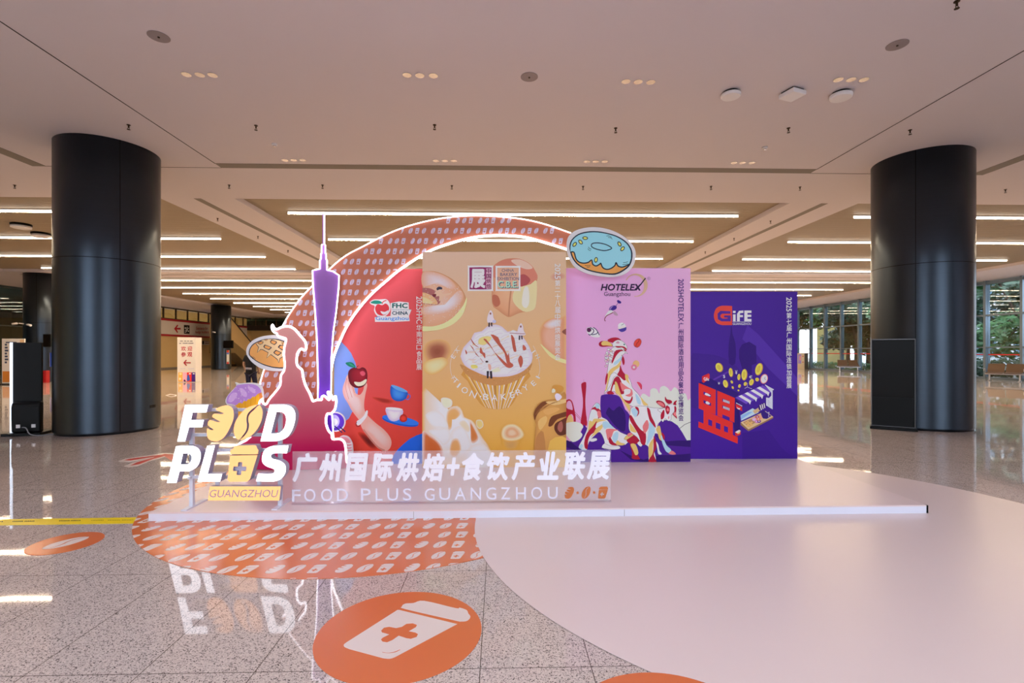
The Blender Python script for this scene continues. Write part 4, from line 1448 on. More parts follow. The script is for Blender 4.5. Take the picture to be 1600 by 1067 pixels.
kp(CRM, (285, 830), (310, 815), (345, 812), (350, 830), (310, 842))
# its head
kp(RED, (610, 830), (650, 800), (710, 780), (735, 810), (740, 850), (690, 862), (640, 855))
kp(PEA, (590, 815), (620, 780), (660, 765), (690, 770), (650, 800), (610, 825), ln=.3)
kp(SAL, (620, 775), (660, 758), (700, 765), (660, 780), (630, 800))
kp(CRM, (680, 770), (700, 758), (708, 785), (690, 785))
kp(CRM, (705, 855), (735, 835), (752, 862), (735, 885))
# big goat at right
kp(CRM, (640, 600), (650, 550), (690, 530), (760, 530), (850, 545), (950, 550), (930, 580), (920, 650), (880, 700), (905, 780), (860, 770), (855, 850), (850, 900), (870, 1015), (808, 1018), (805, 900), (780, 870), (740, 850), (700, 800), (640, 750), (630, 680), ln=.35)
kp(LBL, (652, 560), (680, 545), (705, 570), (715, 600), (690, 625), (665, 600))
kp(RED, (690, 535), (715, 545), (722, 590), (700, 622), (712, 580), (690, 550))
kp(RED, (640, 610), (660, 620), (700, 690), (740, 740), (780, 770), (775, 865), (740, 860), (720, 790), (680, 720), (640, 650))
kp(PEA, (640, 680), (660, 700), (700, 760), (650, 750), (640, 720))
kp(SAL, (755, 700), (790, 650), (806, 690), (800, 730), (770, 770), (755, 730))
kp(RED, (790, 545), (815, 560), (830, 620), (860, 680), (865, 720), (830, 680), (808, 640))
kp((216, 232, 250), (825, 550), (870, 560), (890, 620), (865, 680), (845, 630))
kp(LBL, (808, 680), (830, 680), (860, 730), (850, 780), (800, 860), (785, 870), (800, 780))
kp(PEA, (805, 880), (840, 820), (850, 830), (840, 900), (850, 950), (810, 990))
kp(RED, (850, 790), (872, 850), (870, 900), (850, 950), (868, 1000), (870, 1018), (806, 1018), (815, 985), (845, 930))
kp(PEA, (870, 730), (900, 700), (915, 760), (925, 830), (900, 820), (885, 770))
kp(LBL, (910, 790), (930, 800), (960, 870), (1000, 910), (1000, 940), (960, 930), (930, 870))
kp(CRM, (870, 840), (890, 870), (900, 920), (920, 950), (890, 950), (880, 900))
kp(SAL, (980, 945), (1010, 920), (1045, 950), (1010, 955))
kp(RED, (920, 760), (945, 790), (940, 830), (925, 800))
kp(RED, (640, 860), (665, 862), (690, 920), (722, 980), (725, 995), (660, 990), (660, 940))
kp(PEA, (645, 865), (690, 865), (715, 940), (690, 960), (670, 920))
# head at right
kp(CRM, (880, 560), (950, 545), (970, 520), (1010, 510), (1040, 525), (1035, 570), (1005, 610), (1000, 650), (975, 660), (950, 640), (930, 670), (912, 640), (915, 590), ln=.35)
kp(RED, (912, 600), (940, 560), (942, 620), (925, 645), (912, 640))
kp(RED, (950, 550), (965, 525), (990, 545), (985, 590), (965, 600))
kp(SAL, (962, 560), (975, 545), (985, 570), (968, 575))
kp(RED, (950, 445), (965, 470), (1000, 478), (1010, 500), (975, 510), (950, 480))
kp(RED, (1020, 515), (1030, 490), (1055, 480), (1045, 500), (1048, 520), (1030, 520))
kp(RED, (870, 495), (890, 480), (930, 492), (950, 520), (945, 545), (910, 530))
kp(SAL, (880, 498), (905, 492), (935, 510), (940, 535), (905, 522))
kp(RED, (1030, 530), (1048, 545), (1045, 600), (1055, 640), (1030, 620), (1015, 600), (1030, 580))
kp(SAL, (1022, 600), (1040, 580), (1045, 620))
kp((214, 150, 150), (975, 625), (985, 618), (984, 640), (976, 640))
# drifting sweets and cup
A.poly(ell(*k_((695, 160))[0], 5.2, 5.6, 0, 20), col=(236, 178, 120))
A.poly(ell(*k_((676, 190))[0], 4.6, 4.6, 0, 20), col=(214, 120, 150))
A.poly(ell(*k_((676, 190))[0], 1.8, 1.8, 0, 14), col=(246, 220, 214))
kp((212, 60, 90), (700, 320), (725, 322), (745, 345), (745, 378), (735, 382), (715, 350))
kp((240, 190, 200), (700, 322), (715, 345), (735, 380), (715, 365))
b1 = crom(q((680, 850), (700, 800), (745, 768), (780, 775), (795, 815), (775, 870), (735, 900), (695, 885)), 3)
A.poly(b1, col=(214, 70, 56))
A.loop(b1, .4, (110, 24, 30))
A.line(crom(q((710, 890), (725, 840), (750, 815), (765, 775)), 3, False), .7, (110, 24, 30))
qp((62, 34, 134), (425, 195), (445, 182), (485, 205), (488, 228), (462, 236), (435, 218))
A.line(q((445, 225), (405, 275)), .6, (62, 34, 134))
qp((62, 34, 134), (305, 330), (325, 285), (375, 263), (418, 275), (418, 310), (390, 332), (340, 342))
qp((150, 120, 190), (312, 325), (335, 285), (375, 268), (350, 295), (325, 330))
qp((240, 236, 240), (300, 345), (345, 335), (370, 368), (330, 385), (270, 420), (245, 460), (250, 420), (275, 375))
A.line(crom(q((368, 370), (320, 395), (270, 420), (242, 460), (240, 490), (254, 500)), 3, False), 1.1, (126, 26, 60))
qp((186, 150, 170), (368, 375), (395, 350), (440, 405), (425, 420), (385, 405))
qp((72, 54, 150), (450, 620), (555, 592), (568, 600), (565, 635), (530, 660), (490, 665), (465, 648))
qp((244, 214, 210), (440, 590), (470, 540), (510, 530), (550, 560), (558, 592), (500, 612), (452, 622))
qp((244, 240, 246), (440, 570), (455, 540), (480, 528), (510, 524), (545, 545), (550, 575), (500, 570), (470, 600))
A.line(crom(q((490, 565), (530, 540)), 2, False), .6, (60, 70, 76))
rl = zf(870, 340, .20619)
A.poly(crom(rl((225, 845), (240, 830), (290, 840), (320, 875), (325, 905), (275, 905), (235, 880)), 3), col=(244, 238, 246))
A.poly(crom(rl((228, 842), (245, 834), (262, 850), (248, 868), (230, 862)), 3), col=(84, 26, 74))
for pp_ in (((250, 832), (278, 850), (275, 872), (250, 890), (240, 880)), ((275, 832), (300, 850), (322, 890)), ((265, 888), (300, 880), (310, 865))):
    A.line(crom(rl(*pp_), 3, False), 1.2, (40, 22, 84))
# name and ring
rc = j((600, 512))[0]
P_, Q_ = [], []
for k in range(41):
    a_ = math.radians(-155 + 255 * k / 40)
    wd_ = 1.0 + 7.5 * math.sin(math.pi * min(1, max(0, (k - 3) / 36))) ** 1.5 * (.35 + .65 * (k / 40))
    P_.append((rc[0] + 18 * math.cos(a_), rc[1] + 18 * math.sin(a_)))
    Q_.append((rc[0] + (18 - wd_) * math.cos(a_) + .6, rc[1] + (18 - wd_) * math.sin(a_)))
A.poly(P_ + Q_[::-1], col=(206, 172, 142))
A.text('HOTELEX', (938.5, 443.5, 1002.5, 454.3), (58, 34, 72), bold=.035, shear=.2)
A.line(j((598, 552), (640, 500), (672, 458)), 1.8, (40, 24, 54))
A.text('Guangzhou', (943.6, 455.9, 984.5, 464.6), (84, 58, 96), bold=.005)
A.loop(ell(*j((697, 461))[0], 2.2, 2.2, 0, 18), .4, (120, 90, 120))
A.text('R', (1012.9, 434, 1014.6, 436.2), (120, 90, 120))
PRINT = A.build('printed_artwork', T_pink)
A2 = Art(A.fm)
A2.k = A.k + 2
vtext(A2, '2025HOTELEX', '广州国际酒店用品及餐饮业博览会', 1059.5, 1068, 436, 503.5, 658, (74, 34, 116))
A2.build('title_lettering', PRINT)

# ---- purple board: franchise show
Yv = 6.47
T_vio, A = board((1080, 455.5, 1246, 0), Yv, 'low violet exhibition board at the right end with a red toy-like shop')
l_ = zf(1070, 440, .27182)
m_ = zf(1080, 540, .14989)
yb_ = bot(1160, Yv)
ev = [(1076, 455.5), (1246, 455.5), (1246, yb_), (1076, yb_)]
cv = lambda P_: clip(P_, ev)
A.grad(ev, [(70, 36, 148), (66, 32, 138), (60, 20, 138), (66, 22, 146)])
A.poly(cv(crom(l_((30, 440), (100, 415), (200, 430), (290, 480), (340, 560), (340, 720), (30, 720)), 3)), col=(62, 28, 134))
A.poly(cv(l_((360, 250), (420, 300), (620, 520), (650, 560), (650, 660), (480, 500), (400, 400), (330, 330))), col=(80, 46, 160))
A.poly(cv(crom(l_((252, 365), (262, 300), (268, 240), (274, 300), (292, 360), (290, 470), (255, 470)), 2)), col=(50, 18, 116))
A.poly(cv(l_((312, 390), (330, 360), (370, 345), (410, 370), (412, 470), (385, 480), (385, 540), (330, 500), (312, 440))), col=(50, 18, 116))
A.poly(cv(l_((330, 870), (480, 850), (560, 960), (650, 1030), (650, 1080), (330, 1080))), col=(56, 18, 130))
# name
gO = crom(l_((272, 140), (272, 250), (215, 250)), 1) + crom(l_((215, 250), (185, 240), (170, 215), (168, 185), (180, 155), (205, 140), (235, 138)), 3, False)
A.poly(gO, col=(226, 72, 60))
A.poly(l_((262, 170), (262, 184), (215, 184), (205, 192), (205, 204), (215, 212), (246, 212), (246, 206), (226, 206), (226, 194), (264, 194), (264, 228), (210, 228), (190, 216), (188, 184), (205, 168)), col=(78, 40, 150))
A.poly(l_((277, 188), (292, 188), (292, 228), (277, 228)), l_((277, 168), (292, 168), (292, 180), (277, 180)), col=(232, 220, 240))
A.poly(l_((300, 228), (300, 185), (312, 168), (336, 166), (336, 180), (318, 181), (316, 192), (334, 192), (334, 204), (316, 204), (316, 228)), col=(232, 220, 240))
A.poly(l_((342, 166), (383, 166), (383, 180), (360, 180), (360, 190), (382, 190), (382, 203), (360, 203), (360, 214), (383, 214), (383, 228), (342, 228)), col=(232, 220, 240))
A.line(l_((275, 231), (384, 231)), .5, (232, 220, 240))
A.text('GUANGZHOU', (1144.8, 504.2, 1174, 507.6), (232, 220, 240), bold=.01)
# shop: dark roof plane, red character-shaped front
A.poly(m_((200, 365), (380, 265), (400, 275), (215, 375)), col=(92, 50, 164))
A.poly(m_((75, 388), (200, 340), (500, 500), (455, 545)), col=(44, 16, 112))
A.poly(m_((455, 545), (500, 590), (510, 880), (460, 940), (435, 800)), col=(40, 12, 104))
RD = (222, 46, 42)
def hole(*p):
    return m_(*p)
A.poly(m_((78, 388), (256, 460), (254, 722), (78, 655)), hole((128, 478), (206, 510), (206, 540), (128, 508)), hole((128, 566), (206, 598), (206, 630), (128, 598)), col=RD)
A.poly(m_((272, 468), (455, 545), (450, 802), (400, 782), (400, 748), (325, 716), (325, 752), (272, 730)), col=RD)
A.poly(m_((128, 672), (434, 800), (434, 930), (486, 955), (484, 1022), (74, 852), (76, 790), (128, 812)), hole((178, 766), (218, 782), (218, 842), (178, 826)), hole((256, 798), (304, 818), (304, 878), (256, 858)), hole((342, 834), (384, 850), (384, 908), (342, 892)), col=RD)
for y0 in (572, 642):
    A.poly(m_((325, y0 - 22), (400, y0 + 8), (400, y0 + 38), (325, y0 + 8)), col=(64, 24, 120))
    for k in range(5):
        x_ = 334 + k * 14
        A.poly(m_((x_, y0 - 14 + k * 5), (x_ + 8, y0 - 11 + k * 5), (x_ + 8, y0 + 14 + k * 5), (x_, y0 + 11 + k * 5)), col=(240, 226, 236))
A.sm(m_((140, 508), (150, 492), (175, 500), (200, 520), (195, 526), (160, 520)), (240, 226, 236), 2)
A.sm(m_((148, 590), (165, 580), (192, 595), (188, 612), (160, 608)), (240, 226, 236), 2)
A.poly(m_((112, 320), (180, 288), (192, 298), (192, 345), (128, 388), (112, 378)), col=(200, 34, 44))
A.poly(m_((126, 332), (190, 298), (190, 345), (128, 386)), col=(232, 52, 52))
A.text('Gife', (*m_((130, 330))[0], *m_((186, 366))[0]), (246, 236, 240), shear=-.3, bold=.02)
# awning
AW = [(128, 104, 206), (226, 224, 246)]
for k in range(9):
    f0, f1 = k / 9, (k + 1) / 9
    tx = lambda f: (460 + 285 * f, 542 - 130 * f)
    bx_ = lambda f: (565 + 285 * f - 0, 610 - 130 * f)
    p0, p1, p2, p3 = tx(f0), tx(f1), bx_(f1), bx_(f0)
    c_ = (110, 74, 190) if k % 2 == 0 else (226, 226, 248)
    A.poly(crom(m_(p0, p1, (p2[0] - 2, p2[1] - 8), ((p2[0] + p3[0]) / 2, (p2[1] + p3[1]) / 2 + (26 if k % 2 else 4)), (p3[0] + 2, p3[1] - 4)), 1), col=c_)
A.poly(m_((768, 410), (858, 456), (858, 464), (848, 462), (848, 664), (780, 622), (780, 540), (812, 545), (834, 520), (834, 490)), col=(206, 210, 240))
A.line(m_((768, 408), (860, 458)), .8, (230, 226, 244))
for k in range(6):
    A.line(m_((796, 565 + k * 12), (796 + 18 + (k % 3) * 6, 575 + k * 12)), .35, (150, 150, 190))
# counter, trays and goods
A.poly(m_((515, 800), (770, 680), (855, 740), (852, 758), (596, 892), (514, 826)), col=(150, 112, 80))
A.poly(m_((515, 798), (775, 682), (855, 742), (596, 872)), col=(214, 186, 138))
A.poly(m_((540, 800), (628, 762), (670, 800), (598, 846)), col=(186, 140, 100))
A.poly(m_((634, 758), (722, 716), (750, 752), (676, 798)), col=(226, 160, 130))
A.poly(m_((724, 712), (780, 690), (834, 732), (800, 758), (756, 760)), col=(70, 34, 130))
for (a, b) in ((572, 806), (590, 818), (608, 806), (600, 830), (622, 818), (632, 826), (584, 836), (614, 840), (630, 800), (590, 794)):
    A.poly(ell(*m_((a, b))[0], 1.7, 1.5, 0, 10), col=(238, 180, 110), up=False)
A.k += 1
for (a, b, c_) in ((655, 768, (236, 170, 206)), (688, 742, (190, 80, 110)), (684, 790, (200, 120, 190)), (706, 788, (120, 60, 140)), (700, 764, (226, 130, 100))):
    A.poly(ell(*m_((a, b))[0], 3.2, 2.6, 0, 16), col=c_)
    A.poly(ell(*m_((a, b))[0], 1.1, .8, 0, 10), col=(246, 226, 220))
A.poly(m_((514, 726), (640, 652), (700, 690), (700, 698), (520, 782)), col=(186, 210, 240))
A.poly(m_((640, 680), (712, 640), (750, 660), (720, 676), (664, 712)), col=(206, 176, 130))
A.poly(m_((520, 728), (600, 690), (640, 690), (520, 770)), col=(140, 180, 230))
A.poly(m_((702, 622), (760, 592), (776, 604), (772, 650), (716, 676), (700, 660)), col=(60, 24, 106))
for k in range(3):
    A.poly(m_((712 + k * 20, 620 - k * 9), (722 + k * 20, 616 - k * 9), (736 + k * 18, 668 - k * 10), (726 + k * 18, 672 - k * 10)), col=(236, 220, 226))
A.poly(m_((724, 690), (760, 672), (796, 720), (790, 764), (750, 760), (736, 740)), col=(52, 26, 120))
A.line(crom(m_((780, 690), (800, 700), (812, 690), (806, 730), (812, 752)), 2, False), .7, (190, 190, 214))
A.poly(m_((462, 606), (530, 640), (530, 684), (466, 650)), col=(206, 38, 46))
A.line(m_((466, 596), (530, 630)), 1.0, (236, 226, 236))
A.poly(m_((474, 636), (486, 648), (500, 652), (512, 648), (505, 666), (484, 660)), col=(246, 232, 236))
A.poly(m_((456, 900), (500, 878), (516, 890), (514, 925), (474, 946), (458, 936)), col=(206, 40, 44))
A.poly(m_((456, 900), (500, 876), (516, 888), (474, 912)), col=(232, 210, 214))
A.poly(m_((480, 906), (508, 892), (508, 910), (482, 922)), col=(246, 200, 120))
# coins and currency signs
GO, GI = (206, 150, 72), (226, 214, 90)
for (a, b, rx, ry, rt) in ((290, 226, 38, 50, -22), (412, 278, 22, 48, -6), (496, 326, 16, 34, 6), (552, 302, 31, 60, 4), (704, 244, 38, 66, 16), (356, 396, 26, 42, -14), (422, 378, 12, 17, -20), (432, 436, 10, 15, -20),
                            (502, 420, 13, 20, 16), (562, 398, 16, 22, 20), (626, 380, 24, 36, 20), (686, 352, 20, 20, 0), (492, 466, 9, 9, 0)):
    c_ = m_((a, b))[0]
    A.poly(ell(c_[0] + .25, c_[1] + .2, rx * .15, ry * .15, rt, 22), col=GO)
    A.poly(ell(c_[0] - .35, c_[1] - .1, rx * .125, ry * .135, rt, 22), col=GI)
    A.poly(ell(c_[0] - .3, c_[1], rx * .07, ry * .09, rt, 18), col=(210, 190, 70))
c_ = m_((758, 346))[0]
A.poly(ell(c_[0], c_[1], 5.8, 7.8, 18, 26), col=(226, 130, 120))
A.poly(ell(c_[0] + .2, c_[1], 4.7, 6.6, 18, 26), col=(240, 236, 246))
A.line(m_((770, 325), (762, 345), (778, 356)), .6, (60, 60, 110))
for ch, a, b, wd_, hg in (('¥', 468, 278, 24, 44), ('$', 342, 322, 22, 36), ('€', 618, 326, 34, 30), ('¥', 288, 392, 22, 26)):
    A.text(ch, (*m_((a - wd_ / 2, b - hg / 2))[0], *m_((a + wd_ / 2, b + hg / 2))[0]), (226, 220, 236))
A.line(m_((584, 388), (584, 432), (632, 450)), .5, (220, 214, 236))
A.line(m_((584, 430), (556, 446)), .5, (220, 214, 236))
PRINT = A.build('printed_artwork', T_vio)
A2 = Art(A.fm)
A2.k = A.k + 2
vtext(A2, '2025', '第七届广州国际连锁加盟展', 1228.3, 1236.8, 464.5, 488, 607, (236, 226, 244))
A2.build('title_lettering', PRINT)

# ------------------------------------------------------------------ arch, tower, ox silhouette and their light strips
M_neon = mat('neon_strip', (250, 246, 255), .4, emit=NEON, ecol=(.96, .92, 1.0))
Ya, Yt, Yo = 6.19, 6.10, 6.0
out_ = [(384, 733), (390, 700), (398, 650), (406, 600), (418, 562), (430, 532), (441, 510), (452, 491), (469, 467), (488.6, 446), (532.5, 404.8), (569, 384), (616.5, 360.7), (664, 346), (711, 338.4), (755.6, 337), (808, 341), (847.5, 349), (892, 364)]
in_ = [(892, 392), (885.6, 389.6), (847.5, 377.8), (816, 370), (776.6, 367.8), (740, 371), (703, 380.4), (667.7, 394), (627, 419.8), (603.5, 439), (580, 460), (560, 483), (543, 508), (531.5, 532), (522, 556), (517, 582), (512, 640), (509, 733)]
OUT, INN = crom(out_, 5, False), crom(in_, 5, False)
a0 = onY(600, 733, Ya)
T_arch = thing('arch', (a0.x, Ya, PZ), 'big terracotta arch with pale icon pattern rising behind the boards', 'arch')
M_terra = mat('print_terracotta', (206, 124, 96), .5, spec=.2)
fixz = lambda f: (lambda p, d: Vector((f(p, d).x, f(p, d).y, max(f(p, d).z, PZ))))
plate_ = MB().slab([OUT + INN], fixz(face_back(Ya)), .04)
ic = MB()
ARC = OUT + INN
outer_conv = [(384, 800)] + OUT + [(900, 800)]
for r in range(0, 26):
    y = 344.5 + r * 16.05 + (0 if r else 0)
    for q in range(-3, 18):
        for jn, kd in enumerate(kinds(r)):
            x = 680 + (q - 8) * 35.1 + (0 if r % 2 == 0 else -3.2) + (r // 2) * .0 + jn * 10.4 - (r // 2 % 2) * 0
            U = {'bread': U_BREAD, 'bean': U_BEAN, 'cup': U_CUP}[kd]
            Ls = [[(x + (p[0] - .5) * 7.0, y + (p[1] - .5) * 9.2) for p in L] for L in U]
            allp = [p for L in Ls for p in L]
            if not inside((x, y), ARC):
                continue
            fm = lambda p, d: onY(p[0], p[1], Ya) + Vector((0, -.0008 + d, 0))
            if all(inside(p, ARC) for p in allp):
                for L in Ls[:2]:
                    ic.slab([L, Ls[2]] if kd == 'cup' and L is Ls[1] else [L], fm, .0006)
            elif all(inside(p, [(300, 900)] + INN[::-1] + [(300, 300)]) or True for p in allp) and x < 720 and y < 520:
                for L in Ls[:2]:
                    if len([1 for p in L if inside(p, ARC)]) == len(L):
                        ic.slab([L], fm, .0006)
plate_.add(ic.v, ic.f, 1)
plate_.build('plate', [M_terra, mat('print_lilac', (222, 208, 230), .5, spec=.2)], T_arch)


def strip(pts, Y, r, name, parent, closed=False, m=None):
    return MB().tube([onY(p[0], p[1], Y) for p in pts], r, 6, closed).build(name, m or M_neon, parent)


o_l = [p for p in OUT if p[1] < 728]
strip(o_l, Ya - .004, .007, 'light_strip', T_arch)
cutL = [p for p in INN if p[1] < 728]
strip(cutL, Ya - .012, .015, 'light_strip', T_arch)
bq = MB()
for px_ in (425, 480):
    q0 = onY(px_, 700, Ya + .06)
    bq.box((q0.x - .02, Ya + .041, PZ + .01), (q0.x + .02, Ya + .09, 1.0))
bq.build('brace', M_alu, T_arch)

# tower
e_ = zf(240, 300, .2437)
tw = e_((1083, 136), (1095, 136), (1095, 335), (1101, 341), (1101, 392), (1106, 397), (1106, 430), (1112, 437), (1112, 500), (1150, 508), (1190, 535), (1186, 620), (1172, 760), (1152, 900), (1140, 1067)) + \
    [(517.8, 590), (517, 620), (519, 650), (521.5, 690), (523, 732.5), (491, 732.5), (496, 640), (497, 600), (495, 530)] + \
    e_((1036, 780), (1022, 600), (1018, 503), (1040, 497), (1066, 493), (1066, 437), (1072, 430), (1072, 397), (1077, 392), (1077, 341), (1083, 335))
b0 = onY(507, 700, Yt)
T_tow = thing('tower_cutout', (b0.x, Yt, PZ), 'slender violet TV tower cutout with lit outline before the arch', 'cutout')
M_vio = bpy.data.materials.new('print_violet')
M_vio.use_nodes = True


def vgrad(m, z0, z1, c0, c1):                    # print that runs from one ink to another up the plate
    nt = m.node_tree
    b = nt.nodes['Principled BSDF']
    tc = nt.nodes.new('ShaderNodeTexCoord')
    sp = nt.nodes.new('ShaderNodeSeparateXYZ')
    mr = nt.nodes.new('ShaderNodeMapRange')
    mr.inputs[1].default_value, mr.inputs[2].default_value = z0, z1
    mx = nt.nodes.new('ShaderNodeMix')
    mx.data_type = 'RGBA'
    mx.inputs[6].default_value, mx.inputs[7].default_value = (*lin(c0), 1), (*lin(c1), 1)
    nt.links.new(tc.outputs['Object'], sp.inputs[0])
    nt.links.new(sp.outputs[2], mr.inputs[0])
    nt.links.new(mr.outputs[0], mx.inputs[0])
    nt.links.new(mx.outputs[2], b.inputs['Base Color'])
    b.inputs['Roughness'].default_value = .45
    b.inputs['Specular IOR Level'].default_value = .25


vgrad(M_vio, .8, 2.5, (88, 26, 176), (168, 110, 196))
MB().slab([tw], fixz(face_back(Yt)), .03).build('plate', M_vio, T_tow)
strip([p for p in tw if p[1] < 728][:19], Yt - .006, .008, 'light_strip', T_tow)
strip([p for p in tw if p[1] < 728][19:], Yt - .006, .008, 'light_strip', T_tow)
MB().bar((b0.x, Yt + .03, 1.0), (b0.x, Yt + .06, PZ + .2), .03).build('brace', M_alu, T_tow)

# ox and rooster shaped silhouette
f_ = zf(360, 480, .18744)
q_ = zf(500, 600, .13115)
cowp = f_((350, 146), (368, 178), (392, 184), (430, 166), (485, 160), (535, 183), (575, 228), (612, 270), (628, 300), (630, 348), (612, 358), (596, 344), (574, 360), (558, 390), (553, 435), (556, 480), (572, 502), (598, 525), (606, 580), (628, 655), (660, 715), (682, 770), (692, 783), (725, 772)) + \
    q_((22, 188), (22, 155), (48, 142), (75, 160), (108, 190), (118, 165), (95, 110), (100, 92), (125, 118), (145, 152), (152, 182), (163, 188), (172, 155), (188, 150), (192, 225), (180, 290), (160, 325), (125, 352), (95, 350), (80, 370), (70, 430), (80, 500), (105, 560), (140, 598), (150, 655), (230, 655), (275, 675), (298, 720), (308, 800), (318, 930), (322, 1000)) + \
    [(393, 733), (385, 706), (371, 696), (392, 682), (402, 650), (406, 628)] + \
    f_((258, 782), (262, 762), (270, 792), (285, 810), (305, 803), (325, 768), (380, 702), (418, 645), (422, 570), (448, 530), (455, 470), (447, 400), (452, 330), (466, 268), (440, 253), (400, 240), (388, 218), (365, 206), (347, 178))
COW = crom(cowp, 3)
c0 = onY(460, 700, Yo)
T_cow = thing('beast_cutout', (c0.x, Yo, PZ), 'crimson horned beast silhouette with lit outline behind the lettering', 'cutout')
M_cow = bpy.data.materials.new('print_crimson')
M_cow.use_nodes = True
vgrad(M_cow, .35, 1.75, (206, 8, 92), (244, 170, 164))
MB().slab([COW], fixz(face_back(Yo)), .035).build('plate', M_cow, T_cow)
cw = [p for p in COW if p[1] < 728.5]
i0 = next(i for i in range(len(COW)) if COW[i][1] >= 728.5)
ring_ = COW[i0:] + COW[:i0]
ring_ = [p for p in ring_ if p[1] < 728.5]
strip(ring_, Yo + .006, .014, 'light_strip', T_cow)
MB().bar((c0.x - .2, Yo + .035, .5), (c0.x - .2, Yo + .07, PZ + .05), .04).build('brace', M_alu, T_cow)

# ------------------------------------------------------------------ food cutouts
INKL = (22, 38, 58)


def cutout(name, label, outline, Y, paint, back_to, rod, th=.02):
    c = onY(sum(p[0] for p in outline) / len(outline), sum(p[1] for p in outline) / len(outline), Y)
    t = thing(name, tuple(c), label, 'cutout')
    MB().slab([outline], face_back(Y), th).build('backing', M_wht, t)
    A = Art(face_on(Y))
    paint(A)
    A.build('printed_artwork', t)
    p = onY(rod[0], rod[1], Y + th)
    MB().tube([p, (p.x, back_to, p.z)], .012, 10).build('standoff', M_alu, t)
    return t


def donut(A):
    d = crom(j((95, 220), (110, 170), (160, 125), (230, 105), (310, 103), (400, 120), (470, 145), (535, 190), (570, 250), (572, 310), (555, 360), (520, 395), (460, 428), (400, 433), (300, 418), (220, 395), (160, 360), (125, 320), (105, 275)), 3)
    A.poly(d, col=INKL)
    c = (sum(p[0] for p in d) / len(d), sum(p[1] for p in d) / len(d))
    A.poly([(c[0] + (p[0] - c[0]) * .955, c[1] + (p[1] - c[1]) * .935) for p in d], col=(226, 158, 84))
    low = j((104, 262), (130, 262), (145, 310), (168, 336), (205, 345), (240, 338), (264, 320), (272, 352), (298, 366), (326, 352), (333, 345), (348, 378), (378, 392), (412, 384), (440, 362), (449, 340), (464, 366), (494, 375), (524, 366), (548, 352))
    top = j((562, 310), (560, 252), (527, 196), (466, 153), (398, 128), (310, 112), (232, 114), (164, 133), (118, 174), (103, 222))
    A.poly(crom(low, 3, False) + crom(top, 3, False), col=(146, 208, 242))
    A.line(crom(low, 3, False), 1.9, INKL)
    A.loop(crom(j((262, 208), (275, 194), (320, 192), (375, 205), (414, 228), (405, 240), (360, 250), (305, 240), (270, 225)), 3), 1.5, INKL)
    for (a, b, rt) in ((135, 203, -50), (180, 185, 50), (215, 155, 5), (475, 200, 60), (498, 236, -50), (297, 320, -80)):
        p = j((a, b))[0]
        A.poly(ell(p[0], p[1], 4.4, 2.8, rt, 16), col=INKL)
        A.poly(ell(p[0], p[1], 3.0, 1.6, rt, 16), col=(246, 220, 110))
    for L in (((375, 140), (395, 138), (415, 150)), ((388, 150), (408, 152), (420, 163)), ((240, 222), (245, 232), (262, 240)), ((235, 235), (245, 247), (258, 250)), ((502, 342), (520, 340), (538, 333)), ((498, 356), (520, 356), (536, 348)), ((212, 362), (235, 364), (255, 362)), ((226, 374), (240, 375), (252, 372))):
        A.line(crom(j(*L), 2, False), .7, INKL)


cutout('doughnut_cutout', 'blue iced doughnut cutout fixed where the arch meets the pink board',
       crom(j((75, 215), (85, 150), (130, 105), (200, 80), (290, 72), (380, 85), (460, 115), (530, 160), (580, 215), (598, 270), (590, 340), (560, 390), (520, 425), (460, 445), (390, 450), (300, 440), (220, 420), (150, 385), (105, 330), (82, 270)), 4), 6.13, donut, 6.33, (960, 424))

f2 = zf(340, 470, .14058)


def bun(A):
    o = crom(f_((153, 385), (160, 345), (190, 305), (250, 275), (310, 262), (380, 262), (430, 275), (470, 300), (500, 400), (470, 500), (380, 508), (300, 490), (230, 460), (180, 425), (160, 405)), 3)
    A.poly(o, col=INKL)
    c = (sum(p[0] for p in o) / len(o), sum(p[1] for p in o) / len(o))
    A.poly([(c[0] + (p[0] - c[0]) * .95, c[1] + (p[1] - c[1]) * .93) for p in o], col=(228, 158, 88))
    cr = f2((428, 478), (500, 436), (560, 424), (640, 428), (720, 452), (790, 490), (790, 590), (745, 608), (692, 640), (680, 690), (664, 650), (592, 596), (545, 636), (562, 575), (500, 542), (478, 540), (440, 576), (456, 515))
    A.poly(cr, col=(222, 190, 142))
    A.line(f2((428, 478), (456, 515), (440, 576), (478, 540), (500, 542), (562, 575), (545, 636), (592, 596), (664, 650), (680, 690), (692, 640), (745, 608)), 1.0, INKL)
    for L in (((440, 470), (480, 446), (512, 455), (500, 478), (470, 488)), ((520, 432), (560, 424), (550, 440), (535, 445)), ((582, 452), (600, 430), (655, 452), (660, 468), (632, 492), (590, 470)), ((508, 508), (524, 485), (596, 512), (602, 522), (572, 548), (520, 525)),
              ((668, 515), (690, 488), (745, 498), (790, 510), (760, 560), (715, 548)), ((620, 572), (648, 544), (708, 572), (712, 582), (672, 612), (630, 588)), ((710, 458), (745, 470), (770, 500), (720, 490))):
        A.poly(f2(*L), col=INKL)
        P_ = f2(*L)
        cc = (sum(p[0] for p in P_) / len(P_), sum(p[1] for p in P_) / len(P_))
        A.poly([(cc[0] + (p[0] - cc[0]) * .74, cc[1] + (p[1] - cc[1]) * .68) for p in P_], col=(226, 154, 84))
    for L in (((375, 612), (400, 640)), ((385, 640), (410, 655)), ((395, 620), (420, 645))):
        A.line(f2(*L), .5, INKL)


